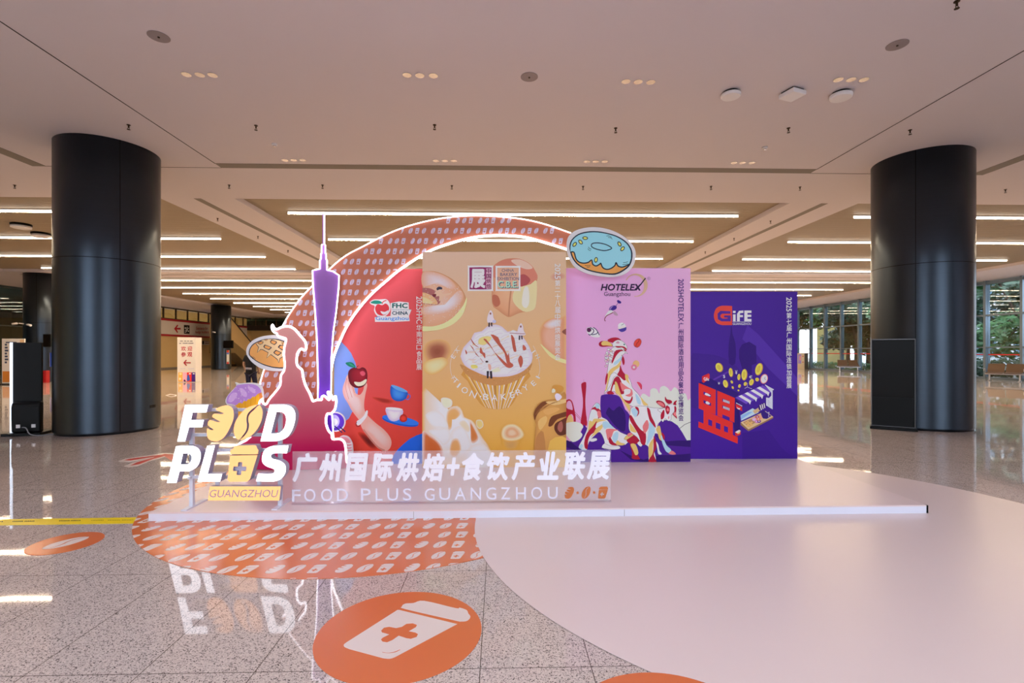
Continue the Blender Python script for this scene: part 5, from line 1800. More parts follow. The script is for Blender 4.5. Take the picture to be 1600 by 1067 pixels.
cutout('bun_cutout', 'golden cross-cut bread bun cutout behind the crimson beast',
       crom(f_((133, 385), (140, 330), (175, 285), (240, 250), (310, 235), (380, 232), (440, 250), (490, 290), (520, 400), (490, 510), (420, 532), (340, 530), (260, 512), (200, 475), (160, 435)), 4), 6.10, bun, 6.19, (446, 536))
g2 = zf(230, 440, .22502)


def cake(A):
    A.poly(crom(g2((610, 856), (660, 835), (720, 808), (780, 768), (800, 790), (798, 850), (770, 910), (745, 935), (628, 940), (622, 900)), 3), col=(226, 160, 34))
    for a, b in (((640, 850), (640, 935)), ((680, 832), (682, 938)), ((720, 812), (715, 936)), ((755, 790), (742, 930))):
        A.line(g2(a, b), .7, (206, 136, 24))
    A.poly(g2((775, 770), (792, 760), (800, 800), (798, 850), (785, 860)), col=(206, 120, 60))
    A.poly(crom(g2((556, 845), (552, 820), (562, 790), (600, 750), (620, 722), (640, 716), (700, 710), (755, 718), (785, 745), (792, 768), (770, 778), (745, 800), (735, 795), (715, 815), (700, 812), (690, 830), (672, 825), (660, 845), (640, 840), (615, 858), (590, 850)), 3), col=(178, 132, 204))
    for L in (((562, 830), (575, 790), (600, 770), (625, 775), (620, 800), (590, 835)), ((640, 745), (660, 740), (690, 770), (690, 800), (660, 790)), ((700, 735), (730, 735), (752, 760), (745, 775), (715, 760))):
        A.sm(g2(*L), (204, 168, 224), 3)
    for _ in range(34):
        a, b = random.uniform(565, 780), random.uniform(715, 840)
        if inside((a, b), [(556, 845), (562, 790), (620, 722), (700, 710), (785, 745), (770, 770), (690, 820), (600, 850)]):
            A.poly(ell(*g2((a, b))[0], .7, .6, 0, 8), col=(228, 206, 240), up=False)
    A.k += 1


cutout('cupcake_cutout', 'cupcake cutout with purple icing above the lit lettering',
       crom(g2((610, 700), (624, 703), (640, 707), (700, 702), (760, 706), (792, 728), (806, 775), (806, 850), (790, 905), (758, 945), (620, 950), (608, 905), (598, 880), (552, 852), (543, 822), (562, 786), (598, 746), (618, 722)), 4), 6.06, cake, 6.19, (408, 632))


def bowl(A):
    c = q_((185, 450))[0]
    A.poly(ell(c[0], c[1], 13.6, 13.6, 0, 40), col=(84, 44, 176))
    A.poly(ell(c[0] - 3, c[1] - 1, 9.4, 10.5, 0, 30), col=(176, 168, 236))
    A.poly(ell(c[0] - 2, c[1], 5.6, 5.6, 0, 24), col=(236, 240, 250))
    A.poly(q_((170, 505), (182, 498), (270, 575), (258, 582)), col=(34, 34, 84))
    A.poly(q_((225, 505), (240, 505), (305, 560), (298, 575)), col=(30, 30, 76))


cutout('bowl_cutout', 'round purple bowl cutout with chopsticks at the tower foot', ell(*q_((185, 450))[0], 15.5, 15.5, 0, 48), 6.15, bowl, 6.19, (513, 660), .015)


def ice(A):
    A.poly(crom(q_((240, 650), (270, 625), (330, 640), (365, 690), (375, 760), (370, 830), (300, 830), (290, 720)), 3), col=(226, 150, 160))
    for k in range(4):
        A.line(crom(q_((300, 700 + k * 34), (340, 712 + k * 34), (385, 700 + k * 36)), 3, False), 2.2, (238, 232, 244))


cutout('sundae_cutout', 'small pink whipped sundae cutout low before the red board', crom(q_((232, 645), (270, 612), (335, 625), (375, 680), (392, 740), (385, 840), (290, 850), (280, 720)), 4), 6.17, ice, 6.30, (545, 700), .015)
# ------------------------------------------------------------------ lit lettering on its frame
Yl = 4.50
n_ = zf(240, 600, .19682)
M_lit = mat('letter_glow', (250, 248, 255), .4, emit=LETTER, ecol=(.93, .93, 1.0))
M_gold = mat('icon_glow', (150, 112, 70), .4, emit=.95, ecol=(1.0, .43, .16))
M_side = mat('letter_return', (178, 176, 200), .4, .2)
M_frame = mat('frame_white', (232, 234, 248), .35)
lc = onY(350, 700, Yl)
T_sign = thing('lit_letter_sign', (lc.x, Yl + .1, PZ), 'lit white and gold FOOD PLUS lettering on a tubular frame at the platform corner', 'sign')
SH = dict(
    F=[n_((250, 165), (435, 165), (420, 225), (310, 225), (298, 285), (400, 285), (386, 343), (282, 343), (250, 457), (188, 457))],
    D=[n_((922, 163), (1040, 163)) + crom(n_((1040, 163), (1090, 178), (1120, 215), (1126, 270), (1110, 340), (1080, 400), (1040, 435), (980, 453)), 3, False) + n_((848, 455)),
       n_((976, 222), (1020, 222)) + crom(n_((1020, 222), (1044, 245), (1052, 290), (1036, 350), (1005, 384)), 3, False) + n_((975, 392), (932, 392))],
    P=[n_((178, 493), (310, 490)) + crom(n_((310, 490), (352, 508), (375, 555), (365, 620), (335, 665), (285, 692)), 3, False) + n_((207, 692), (182, 785), (105, 785)),
       n_((234, 550), (282, 550)) + crom(n_((282, 550), (302, 575), (295, 615), (270, 638)), 3, False) + n_((215, 638))],
    L=[n_((425, 490), (487, 487), (430, 712), (545, 712), (528, 775), (348, 775))],
    S=[n_((1072, 487), (1058, 550)) + crom(n_((1058, 550), (955, 550), (932, 570), (945, 592), (1000, 607), (1045, 642), (1047, 700), (1010, 755), (950, 775)), 3, False) + n_((812, 772), (830, 710)) +
       crom(n_((830, 710), (938, 711), (960, 694), (952, 674), (900, 655), (866, 625), (860, 580), (880, 525), (930, 495), (1000, 487)), 3, False)])
for k, L in SH.items():
    MB().slab(L, face_back(Yl), .075, 0, 1).build('letter', [M_lit, M_side], T_sign)
for nm, L in (('bread_icon', [[crom(n_(*BREAD_L), 2)]]), ('bean_icon', [[crom(n_(*BEAN_A), 3)], [crom(n_(*BEAN_B), 3)]]), ('cup_icon', [[crom(n_(*LID), 2)], [n_(*CUP), crom(n_(*CROSS), 2)]])):
    b = MB()
    for loops in L:
        b.slab(loops, face_back(Yl), .075, 0, 1)
    b.build(nm, [M_gold, M_side], T_sign)
MB().slab([crom(n_(*CROSS), 2)], face_back(Yl + .03), .03).build('plus_inset', mat('inset_lilac', (206, 198, 220), .4), T_sign)
MB().slab([n_((447, 812), (1010, 812), (997, 925), (430, 925))], face_back(Yl), .05, 0, 1).build('name_plate', [M_gold, M_side], T_sign)
gv, gf = glyphs('GUANGZHOU', (*n_((447, 838))[0], *n_((992, 898))[0]), shear=.22)
MB().add([onY(p[0], p[1], Yl) + Vector((0, -.003, 0)) for p in gv], gf).build('plate_lettering', mat('plate_letter_lilac', (168, 158, 186), .4), T_sign)
fb = MB()
FY = Yl + .11
for (a, b) in ((300, 791), (438, 789)):
    p, q2 = onY(a, 640 if a < 400 else 645, FY), onY(a, 700, FY)
    fb.bar((p.x, FY, PZ + .008), (p.x, FY, p.z), .032)
for (xa, xb, y) in ((300, 438, 640), (300, 438, 679), (300, 438, 703), (300, 438, 745)):
    p, q2 = onY(xa, y, FY), onY(xb, y, FY)
    fb.bar(p, q2, .028)
p = onY(340, 758, FY)
q2 = onY(340, 745, FY)
fb.bar((p.x, FY, p.z - .03), (q2.x, FY, q2.z), .028)
for (a, y) in ((300, 640), (438, 640), (300, 745), (438, 745), (345, 679), (390, 679), (390, 703), (345, 703), (300, 703), (438, 703), (345, 745), (405, 760)):
    p = onY(a, y, FY)
    fb.bar((p.x, Yl + .06, p.z), (p.x, FY, p.z), .02)
p, q2 = onY(405, 745, FY), onY(405, 775, FY)
fb.bar(p, q2, .028)
fb.build('frame', M_frame, T_sign)
ft = MB()
for a in (300, 438):
    p = onY(a, 700, FY)
    ft.bar((p.x, FY - .12, PZ + .005), (p.x, FY + .22, PZ + .005), .05, .01)
ft.build('foot', M_frame, T_sign)

# ------------------------------------------------------------------ clear acrylic sign with raised characters
Yx = 4.66
M_acry = glassy('clear_acrylic', (254, 254, 255), .03, .15, (250, 248, 255))
M_acry2 = glassy('clear_base', (252, 252, 255), .02)
M_lil = mat('raised_lilac', (222, 222, 240), .4, emit=.09, ecol=(.85, .85, 1))  # weak glow put in to brighten letters that are no lamps
M_char = mat('raised_white', (232, 232, 246), .35, emit=.12, ecol=(.9, .9, 1))  # faint glow in the colour; the characters are not lit
a_, b_ = onY(457, 705.5, Yx), onY(954.5, 705.5, Yx)
T_acr = thing('acrylic_sign', ((a_.x + b_.x) / 2, Yx, PZ), 'long clear acrylic sign with raised white characters along the platform front', 'sign')
MB().box((a_.x, Yx, PZ + .012), (b_.x, Yx + .012, a_.z)).build('acrylic_sheet', M_acry, T_acr)
MB().box((a_.x, Yx - .02, PZ), (b_.x, Yx + .032, PZ + .012)).build('base_channel', M_acry2, T_acr)


def raised(ch, box, mt, name, depth, bold=0.0, shear=0.0):
    vs, fs = glyph_raw(ch, 0.0, shear, extrude=.05)
    e = bold
    if e > 0:
        n = len(vs)
        sh = [(e * math.cos(q * math.pi / 4), e * .75 * math.sin(q * math.pi / 4)) for q in range(8)]
        vs, fs = [(v[0] + dx, v[1] + dy, v[2]) for dx, dy in sh for v in vs], [[i + n * k for i in f] for k in range(8) for f in fs]
    x0, x1 = min(v[0] for v in vs), max(v[0] for v in vs)
    y0, y1 = min(v[1] for v in vs), max(v[1] for v in vs)
    P_ = []
    nb = max(1, len(vs) // (8 if e > 0 else 1))
    for iv, v in enumerate(vs):
        px_ = box[0] + (v[0] - x0) / (x1 - x0) * (box[2] - box[0])
        py_ = box[3] - (v[1] - y0) / (y1 - y0) * (box[3] - box[1])
        p = onY(px_, py_, Yx)
        p.y = Yx - .0005 - (depth + .0002 * (iv // nb) if v[2] > 0 else 0)
        P_.append(p)
    return MB().add(P_, fs).build(name, mt, T_acr)


oz, pz_ = zf(440, 690, .1625), zf(690, 690, .175)
for ch, Zf, x0, x1, y0, y1 in (('广', oz, 110, 348, 108, 384), ('州', oz, 360, 588, 112, 384), ('国', oz, 610, 836, 110, 382), ('际', oz, 864, 1076, 112, 378), ('烘', oz, 1102, 1326, 106, 380), ('焙', oz, 1345, 1572, 110, 380),
                               ('+', pz_, 45, 162, 140, 302), ('食', pz_, 182, 380, 98, 346), ('饮', pz_, 402, 608, 94, 344), ('产', pz_, 624, 836, 92, 342), ('业', pz_, 850, 1056, 88, 338), ('联', pz_, 1080, 1282, 88, 338), ('展', pz_, 1294, 1504, 88, 336)):
    (X0, Y0), (X1, Y1) = Zf((x0, y0))[0], Zf((x1, y1))[0]
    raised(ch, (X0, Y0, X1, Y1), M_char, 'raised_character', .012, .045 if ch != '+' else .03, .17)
for ch, Zf, x0, x1, y0, y1 in (('F', oz, 102, 182, 460, 575), ('O', oz, 218, 328, 454, 574), ('O', oz, 380, 490, 452, 572), ('D', oz, 535, 640, 452, 570), ('P', oz, 764, 858, 450, 566), ('L', oz, 905, 972, 450, 566), ('U', oz, 1018, 1120, 448, 566), ('S', oz, 1168, 1248, 448, 564), ('G', oz, 1376, 1472, 448, 564),
                               ('U', pz_, -20, 78, 412, 520), ('A', pz_, 118, 216, 410, 518), ('N', pz_, 260, 352, 410, 516), ('G', pz_, 398, 488, 408, 516), ('Z', pz_, 530, 612, 408, 514), ('H', pz_, 664, 752, 406, 514), ('O', pz_, 800, 898, 404, 512), ('U', pz_, 948, 1036, 404, 510)):
    (X0, Y0), (X1, Y1) = Zf((x0, y0))[0], Zf((x1, y1))[0]
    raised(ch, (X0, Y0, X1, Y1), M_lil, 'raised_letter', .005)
M_brown = mat('icon_brown', (206, 118, 62), .4)
fx = lambda p, d: onY(p[0], p[1], Yx) + Vector((0, -.005 + d, 0))
for nm, U, bx in (('bread_icon', U_BREAD, (1100, 403, 1182, 508)), ('bean_icon', U_BEAN, (1250, 400, 1330, 508)), ('cup_icon', U_CUP, (1396, 400, 1486, 506))):
    (X0, Y0), (X1, Y1) = pz_((bx[0], bx[1]))[0], pz_((bx[2], bx[3]))[0]
    Ls = [[(X0 + p[0] * (X1 - X0), Y0 + p[1] * (Y1 - Y0)) for p in L] for L in U]
    b = MB()
    if len(Ls) == 3:
        b.slab([Ls[0]], fx, .0045).slab([Ls[1], Ls[2]], fx, .0045)
    else:
        for L in Ls:
            b.slab([crom(L, 2)], fx, .0045)
    b.build(nm, M_brown, T_acr)
b = MB()
for (a, c) in ((1214, 455), (1361, 453)):
    p = pz_((a, c))[0]
    b.slab([ell(p[0], p[1], 1.9, 1.9, 0, 20)], fx, .0045)
b.build('dot', M_brown, T_acr)

# ------------------------------------------------------------------ black totems beside the big columns
def kiosk_front():
    p, q = onZ(1361, 668.5), onZ(1431, 673.5)
    ang = math.atan2(q.y - p.y, q.x - p.x)
    wd_ = (q - p).length
    t = thing('display_totem', ((p.x + q.x) / 2, (p.y + q.y) / 2, 0), 'switched-off black screen totem standing close in front of the right column', 'display')
    t.rotation_euler.z = ang
    M = Matrix.Translation(t.location) @ Matrix.Rotation(ang, 4, 'Z')
    hw, Ht = wd_ / 2 - .01, 1.735
    MB().box((-hw, 0, .05), (hw, .06, Ht), 0, M).build('body', M_black, t, bevel=.006)
    MB().box((-hw + .02, -.004, .62), (hw - .02, .002, Ht - .03), 0, M).build('screen', M_screen, t)
    MB().box((-hw + .02, -.003, .09), (hw - .02, .001, .61), 0, M).build('lower_panel', M_black, t)
    f = MB()
    f.box((-hw - .006, -.008, .05), (-hw + .004, .062, Ht + .006), 0, M).box((hw - .004, -.008, .05), (hw + .006, .062, Ht + .006), 0, M).box((-hw, -.008, Ht - .012), (hw, .062, Ht + .006), 0, M).box((-hw, -.008, .05), (hw, .062, .064), 0, M)
    f.build('trim_frame', mat('totem_edge', (96, 94, 96), .35, .7), t)
    MB().box((-hw - .03, -.13, 0), (hw + .03, .18, .05), 0, M).build('base_plate', M_black, t, bevel=.008)
    return t


kiosk_front()


def kiosk_back():
    p, q = onZ(12, 681), onZ(62, 679)
    t = thing('display_totem', ((p.x + q.x) / 2, (p.y + q.y) / 2 + .05, 0), 'black screen totem seen from behind at the left edge, its front edge lit', 'display')
    ang = math.atan2(q.y - p.y, q.x - p.x)
    t.rotation_euler.z = ang
    M = Matrix.Translation(t.location) @ Matrix.Rotation(ang, 4, 'Z')
    hw, Ht = (q - p).length / 2, 1.66
    MB().box((-hw + .02, .02, .05), (hw - .02, .07, Ht), 0, M).build('body', M_blackm, t, bevel=.006)
    prof = [(.02, .06), (-.1, .06), (-.11, .3), (-.11, .5), (-.09, .57), (-.05, .6), (.02, .6)]
    vs = [M @ Vector((s * (hw + .0 if d > .0 else hw - .0), 0, 0)) for s in (-1, 1) for d in (0,)]
    n0 = len(prof)
    P_ = [M @ Vector((x, y, z)) for x in (-hw + .06, hw + .015) for (y, z) in prof]
    MB().add(P_, [tuple(range(n0)), tuple(range(2 * n0 - 1, n0 - 1, -1))] + [(i, (i + 1) % n0, n0 + (i + 1) % n0, n0 + i) for i in range(n0)]).build('rear_housing', M_blackm, t, bevel=.02)
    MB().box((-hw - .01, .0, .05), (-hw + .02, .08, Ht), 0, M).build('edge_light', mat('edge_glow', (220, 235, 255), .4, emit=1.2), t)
    MB().box((-hw - .06, -.16, 0), (hw + .05, .3, .05), 0, M).build('base_plate', M_black, t, bevel=.008)
    s = MB()
    for x in (-.06, .16):
        s.box((x - .03, -.118, .14), (x + .03, -.108, .2), 0, M)
    s.build('socket', M_wht, t)
    return t, M


tk_, MK = kiosk_back()
cb = thing('power_cable', tuple(MK @ Vector((.1, -.2, 0))), 'grey power cable running from the left totem to the column', 'cable')
pts = [MK @ Vector(v) for v in ((.0, -.125, .15), (.07, -.15, .14), (.15, -.2, .04), (.26, -.22, .012), (.38, -.16, .01), (.52, -.05, .012))]
MB().tube(crom([tuple(p) for p in pts], 5, False), .009, 8).build('cord', mat('cable_grey', (150, 150, 156), .5), cb)

# ------------------------------------------------------------------ left background
M_signw = mat('sign_white', (228, 224, 222), .5)
M_redp = mat('print_red', (176, 26, 44), .5)
# welcome sign box
Yw = 24.55
a_, b_ = onY(277, 597, Yw), onY(305.8, 597, Yw)
t = thing('welcome_sign', ((a_.x + b_.x) / 2, Yw + .24, 0), 'white box sign with red welcome characters and arrow', 'sign')
topw = onY(290, 527, Yw).z
MB().box((a_.x, Yw, 0), (b_.x, Yw + .48, topw)).build('box', M_signw, t)
A = Art(face_on(Yw), .0004)
w_ = zf(240, 480, .12183)
for ch, x0, y0 in (('欢', 352, 500), ('迎', 434, 500), ('参', 352, 576), ('观', 434, 576)):
    A.text(ch, (*w_((x0, y0))[0], *w_((x0 + 62, y0 + 60))[0]), (172, 40, 60), bold=.015)
A.poly(w_((382, 712), (418, 672), (428, 682), (406, 705), (478, 705), (478, 718), (406, 718), (430, 744), (420, 754)), col=(150, 30, 44))
for (x0, x1, y) in ((340, 376, 434), (392, 420, 434), (430, 456, 434), (468, 500, 434), (330, 356, 464), (374, 440, 462), (446, 512, 462), (340, 372, 788), (380, 410, 786), (442, 452, 786), (456, 520, 788)):
    A.poly(w_((x0, y - 4), (x1, y - 5), (x1, y + 4), (x0, y + 4)), col=(90, 90, 110) if y < 700 else (186, 186, 206))
for x0, x1, c_ in ((318, 375, (226, 172, 90)), (375, 430, (226, 168, 196)), (430, 490, (206, 50, 50)), (490, 536, (70, 40, 130))):
    A.poly(w_((x0, 835), (x1, 835), (x1, 955), (x0, 955)), col=c_)
A.sm(w_((435, 880), (450, 862), (470, 930), (440, 945), (428, 930)), (50, 90, 180), 2)
A.sm(w_((385, 940), (402, 925), (414, 950), (400, 955)), (50, 26, 80), 2)
A.sm(w_((330, 850), (350, 842), (368, 856), (345, 870)), (246, 222, 170), 2)
A.sm(w_((328, 920), (340, 900), (356, 918), (340, 936)), (250, 226, 190), 2)
A.poly(w_((455, 846), (480, 846), (480, 860), (455, 860)), col=(244, 220, 210))
A.poly(w_((505, 846), (528, 846), (528, 858), (505, 858)), col=(230, 220, 240))
A.build('printed_artwork', t)
# poster stand behind the left totem
Yq = 23.0
a_, b_ = onY(3, 600, Yq), onY(38, 600, Yq)
zt = onY(20, 529, Yq).z
t = thing('poster_stand', ((a_.x + b_.x) / 2, Yq, 0), 'pale poster stand with orange foot half hidden by the left totem', 'sign')
MB().box((a_.x, Yq, .05), (b_.x, Yq + .06, zt)).build('panel', M_signw, t)
MB().box((a_.x + .05, Yq - .2, 0), (b_.x - .05, Yq + .26, .05)).build('foot', M_black, t)
A = Art(face_on(Yq), .0004)
A.poly([(4, 580), (37.5, 580), (37.5, 597), (4, 597)], col=(190, 120, 50))
A.poly([(31, 530.5), (37.5, 530.5), (37.5, 535), (31, 535)], col=(206, 176, 140))
for k in range(7):
    A.poly([(7.5, 537 + k * 4.6), (11 + (k % 3), 537 + k * 4.6), (11 + (k % 3), 540 + k * 4.6), (7.5, 540 + k * 4.6)], col=(60, 70, 96))
A.poly([(9, 534), (26, 534), (26, 536), (9, 536)], col=(70, 76, 100))
A.build('printed_artwork', t)
# red extinguisher cabinet by the far column
Yq = 24.3
a_, b_ = onY(59.5, 597, Yq), onY(72, 597, Yq)
t = thing('extinguisher_cabinet', ((a_.x + b_.x) / 2, Yq, 0), 'red fire extinguisher cabinet standing before the far left column', 'cabinet')
hz = onY(60, 579, Yq).z
MB().box((a_.x, Yq, 0), (b_.x, Yq + .2, hz)).build('body', noisy(mat('cabinet_red', (168, 18, 28), .35), 3, .03), t, bevel=.01)
MB().box((a_.x + .04, Yq - .012, .05), (b_.x - .04, Yq + .002, hz - .04)).build('door', MATS['cabinet_red'], t, bevel=.006)
A = Art(face_on(Yq - .0125), .0005)
A.poly([(62.5, 580.5), (65.5, 580.5), (65.5, 583), (62.5, 583)], col=(240, 226, 226))
A.poly([(62.5, 591), (66, 591), (64.2, 593.2)], col=(240, 226, 226))
A.poly([(62, 585), (67, 585), (67, 586), (62, 586)], col=(236, 200, 200))
A.build('sticker', t)


def cctv(p, label, d=(.3, -.4)):
    t = thing('security_camera', p, label, 'security camera')
    p = Vector(p)
    q = p + Vector((d[0] * .5, d[1] * .5, .02))
    MB().tube([p, q], .025, 8).build('bracket', M_wht, t)
    r = q + Vector((.3 if d[0] > 0 else -.3, -.12, -.06))
    MB().tube([q - Vector((.05, 0, 0)), q + (r - q) * .2, q + (r - q) * .75], [.035, .05, .05], 12).build('camera_body', M_wht, t)
    return t


cctv(tuple(onY(39.5, 506, 24.75)), 'white security camera low on the far left column', (-.3, -.35))
cctv(tuple(onY(46, 508, 24.6)), 'second white security camera right beside the far left column one', (.12, -.3))
cctv(tuple(onY(334, 519, 41.6)), 'white security camera on the farthest column', (.1, -.4))


def wall_tv(px, Y, label, depth=.12, side=None):
    a, b = onY(px[0], px[1], Y), onY(px[2], px[3], Y)
    t = thing('wall_monitor', ((a.x + b.x) / 2, Y, b.z), label, 'monitor')
    MB().box((a.x, Y, b.z), (b.x, Y + depth, a.z)).build('body', M_black, t, bevel=.01)
    MB().box((a.x + .04, Y - .004, b.z + .04), (b.x - .04, Y + .001, a.z - .04)).build('screen', M_screen, t)
    MB().bar(((a.x + b.x) / 2, Y + depth, (a.z + b.z) / 2), ((a.x + b.x) / 2 - .1, Y + .55, (a.z + b.z) / 2), .08).build('bracket', M_black, t)
    return t


wall_tv((67, 522, 79, 542), 24.2, 'black monitor on the far left column, partly hidden by the big column', .35)
wall_tv((349, 532, 364, 544), 41.0, 'black monitor hung on the right side of the farthest column')
# small posters
def poster(px, Y, cols, label):
    a, b = onY(px[0], px[1], Y), onY(px[2], px[3], Y)
    t = thing('poster', ((a.x + b.x) / 2, Y, b.z), label, 'poster')
    MB().box((a.x, Y, b.z), (b.x, Y + .03, a.z)).build('panel', M_signw, t)
    A = Art(face_on(Y), .0005)
    hh = (px[3] - px[1])
    for f0, f1, c_ in cols:
        A.poly([(px[0] + .3, px[1] + hh * f0), (px[2] - .3, px[1] + hh * f0), (px[2] - .3, px[1] + hh * f1), (px[0] + .3, px[1] + hh * f1)], col=c_)
    A.build('printed_artwork', t)
    MB().bar(((a.x + b.x) / 2, Y + .03, (a.z + b.z) / 2), ((a.x + b.x) / 2 - .15, Y + .5, (a.z + b.z) / 2), .05).build('bracket', M_alu, t)


poster((354, 547, 358, 568.5), 41.6, [(0, .18, (206, 70, 50)), (.18, .3, (90, 120, 210)), (.3, .8, (226, 226, 240)), (.86, 1, (190, 60, 60))], 'narrow red and white poster on the farthest column')
poster((77.5, 551, 82, 573), 24.75, [(0, 1, (40, 70, 170))], 'blue poster strip on the far left column beside the big column')

# entrance fascia on the left wall
XW = XL + .0
t = thing('fascia_sign', (XW, 47, 2.82), 'long grey and red fascia reading Entrance for badge holders', 'sign')
MB().box((XW, 38.4, 2.9), (XW + .12, 56.8, 4.28)).build('panel', mat('fascia_grey', (226, 220, 214), .5), t)
MB().box((XW, 38.4, 4.14), (XW + .14, 56.8, 4.3)).build('red_band', M_redp, t)
MB().box((XW, 38.4, 2.82), (XW + .14, 56.8, 2.98)).build('red_band', M_redp, t)


def onX(x, y, X):
    d = ray(x, y)
    s = X / d.x
    return Vector((X, d.y * s, EYE + d.z * s))


A = Art(lambda p, h: onX(p[0], p[1], XW + .12) + Vector((h, 0, 0)), .002)
A.poly(w_((262, 275), (306, 220), (314, 236), (296, 264), (346, 264), (346, 286), (296, 286), (312, 320), (304, 332)), col=(160, 26, 40))
A.poly(w_((388, 226), (460, 232), (460, 342), (388, 338)), col=(34, 30, 32))
A.line(w_((398, 318), (412, 322), (440, 270), (452, 268)), .9, (230, 224, 220))
A.line(w_((398, 300), (408, 302), (430, 256), (440, 252)), .6, (230, 224, 220))
A.poly(ell(*w_((406, 266))[0], 1.1, 1.2, 0, 12), col=(230, 224, 220))
A.poly(ell(*w_((444, 306))[0], 1.1, 1.2, 0, 12), col=(230, 224, 220))
A.text('Entrance for', (*w_((545, 250))[0], *w_((694, 290))[0]), (176, 40, 52), bold=.004)
A.text('badge holders', (*w_((534, 300))[0], *w_((706, 344))[0]), (176, 40, 52), bold=.004)
A.build('lettering', t)
t = thing('wall_sign', tuple(onX(322, 536, XW)), 'small black and white sign on the tan wall under the fascia', 'sign')
a_, b_ = onX(315.5, 532.5, XW), onX(329, 539, XW)
MB().box((XW, a_.y, b_.z), (XW + .04, b_.y, a_.z)).build('panel', M_signw, t)
A = Art(lambda p, h: onX(p[0], p[1], XW + .04) + Vector((h, 0, 0)), .002)
A.poly([(315.8, 532.7), (318.8, 532.7), (318.8, 537.8), (315.8, 537.8)], col=(26, 24, 26))
for y in (534, 536.5):
    A.poly([(320, y - .6), (327, y - .5), (327, y + .6), (320, y + .6)], col=(110, 70, 66))
A.build('printed_artwork', t)

# escalator down along the left, far away
M_clad = mat('escalator_cladding', (120, 100, 64), .5)
M_clad2 = noisy(mat('escalator_tan', (186, 158, 112), .5), 1, .05)
M_rail = mat('handrail_rubber', (18, 18, 20), .5)
es = thing('escalator', (-25.4, 51, 0), 'tan clad escalator coming down from upper left beyond the farthest column', 'escalator')
A0, A1 = (46.2, 4.05), (55.6, -.6)
P_ = []
for X in (-26.6, -25.5):
    for (y, z) in ((46.2, 1.35), (46.2, 2.75), (47.6, 2.75), (53.6, .25), (56.4, .25), (56.4, 0), (51.2, 0), (48.6, 1.35)):
        P_.append((X, y, z))
MB().add(P_, [tuple(range(8)), tuple(range(15, 7, -1))] + [(i, (i + 1) % 8, 8 + (i + 1) % 8, 8 + i) for i in range(8)]).build('truss_cladding', M_clad, es)
for X in (-26.5, -25.56):
    P_ = [(X + dx, y, z) for dx in (-.03, .03) for (y, z) in ((46.2, 2.7), (46.2, 4.9), (47.4, 4.9), (53.7, 1.2), (56.0, 1.2), (56.0, .2), (53.6, .2), (47.6, 2.7))]
    MB().add(P_, [tuple(range(8)), tuple(range(15, 7, -1))] + [(i, (i + 1) % 8, 8 + (i + 1) % 8, 8 + i) for i in range(8)]).build('balustrade', M_clad2, es)
    MB().tube([(X, 46.2, 4.98), (X, 47.4, 4.98), (X, 53.7, 1.28), (X, 56.0, 1.28)], .08, 8).build('handrail', M_rail, es)
st_ = MB()
for k in range(24):
    y = 47.6 + k * .25
    z = 2.75 - k * .105
    st_.box((-26.45, y, z - .12), (-25.6, y + .25, z + .06))
st_.build('steps', mat('step_grey', (90, 90, 92), .4, .6), es)
br = thing('gallery_bridge', (-20, 57.2, 4.0), 'dark recessed gallery edge under the ceiling beyond the escalator', 'balcony')
MB().box((XL, 57.0, 3.9), (-12, 57.9, 4.95)).build('edge_beam', mat('gallery_dark', (46, 34, 24), .6), br)
MB().box((XL, 56.95, 4.5), (-12, 57.0, 5.2)).build('glass_rail', M_teal, br)
lb = MB()
for k in range(14):
    lb.box((XL + 1 + k * 1.15, 56.93, 4.4), (XL + 1.05 + k * 1.15, 56.99, 5.25))
lb.build('rail_post', M_bronze, br)

# stair with silver handrails behind the teal glass
sr = thing('staircase', (-31.6, 26, 0), 'staircase with silver handrails behind the teal glass at the left edge', 'stairs')
for X, dz in ((-30.6, 0), (-32.4, .1)):
    MB().tube([(X, 20.5, .55 + dz), (X, 27.6, 2.65 + dz), (X, 29.6, 2.75 + dz)], .06, 8).build('handrail', M_alu, sr)
    P_ = [(X + dx, y, z) for dx in (-.04, .04) for (y, z) in ((20.0, .0), (20.0, .25), (27.6, 1.72), (29.8, 1.8), (29.8, 1.3), (27.6, 1.2), (22, .0))]
    MB().add(P_, [tuple(range(7)), tuple(range(13, 6, -1))] + [(i, (i + 1) % 7, 7 + (i + 1) % 7, 7 + i) for i in range(7)]).build('stringer', mat('stringer_pale', (160, 176, 186), .4), sr)
MB().box((-32.4, 20, 0), (-30.6, 20.3, .12)).build('bottom_step', M_slot, sr)
ss = MB()
for k in range(16):
    y = 20.3 + k * .46
    ss.box((-32.36, y, 0), (-30.64, y + .46, .16 + k * .1))
ss.build('steps', M_dark, sr)

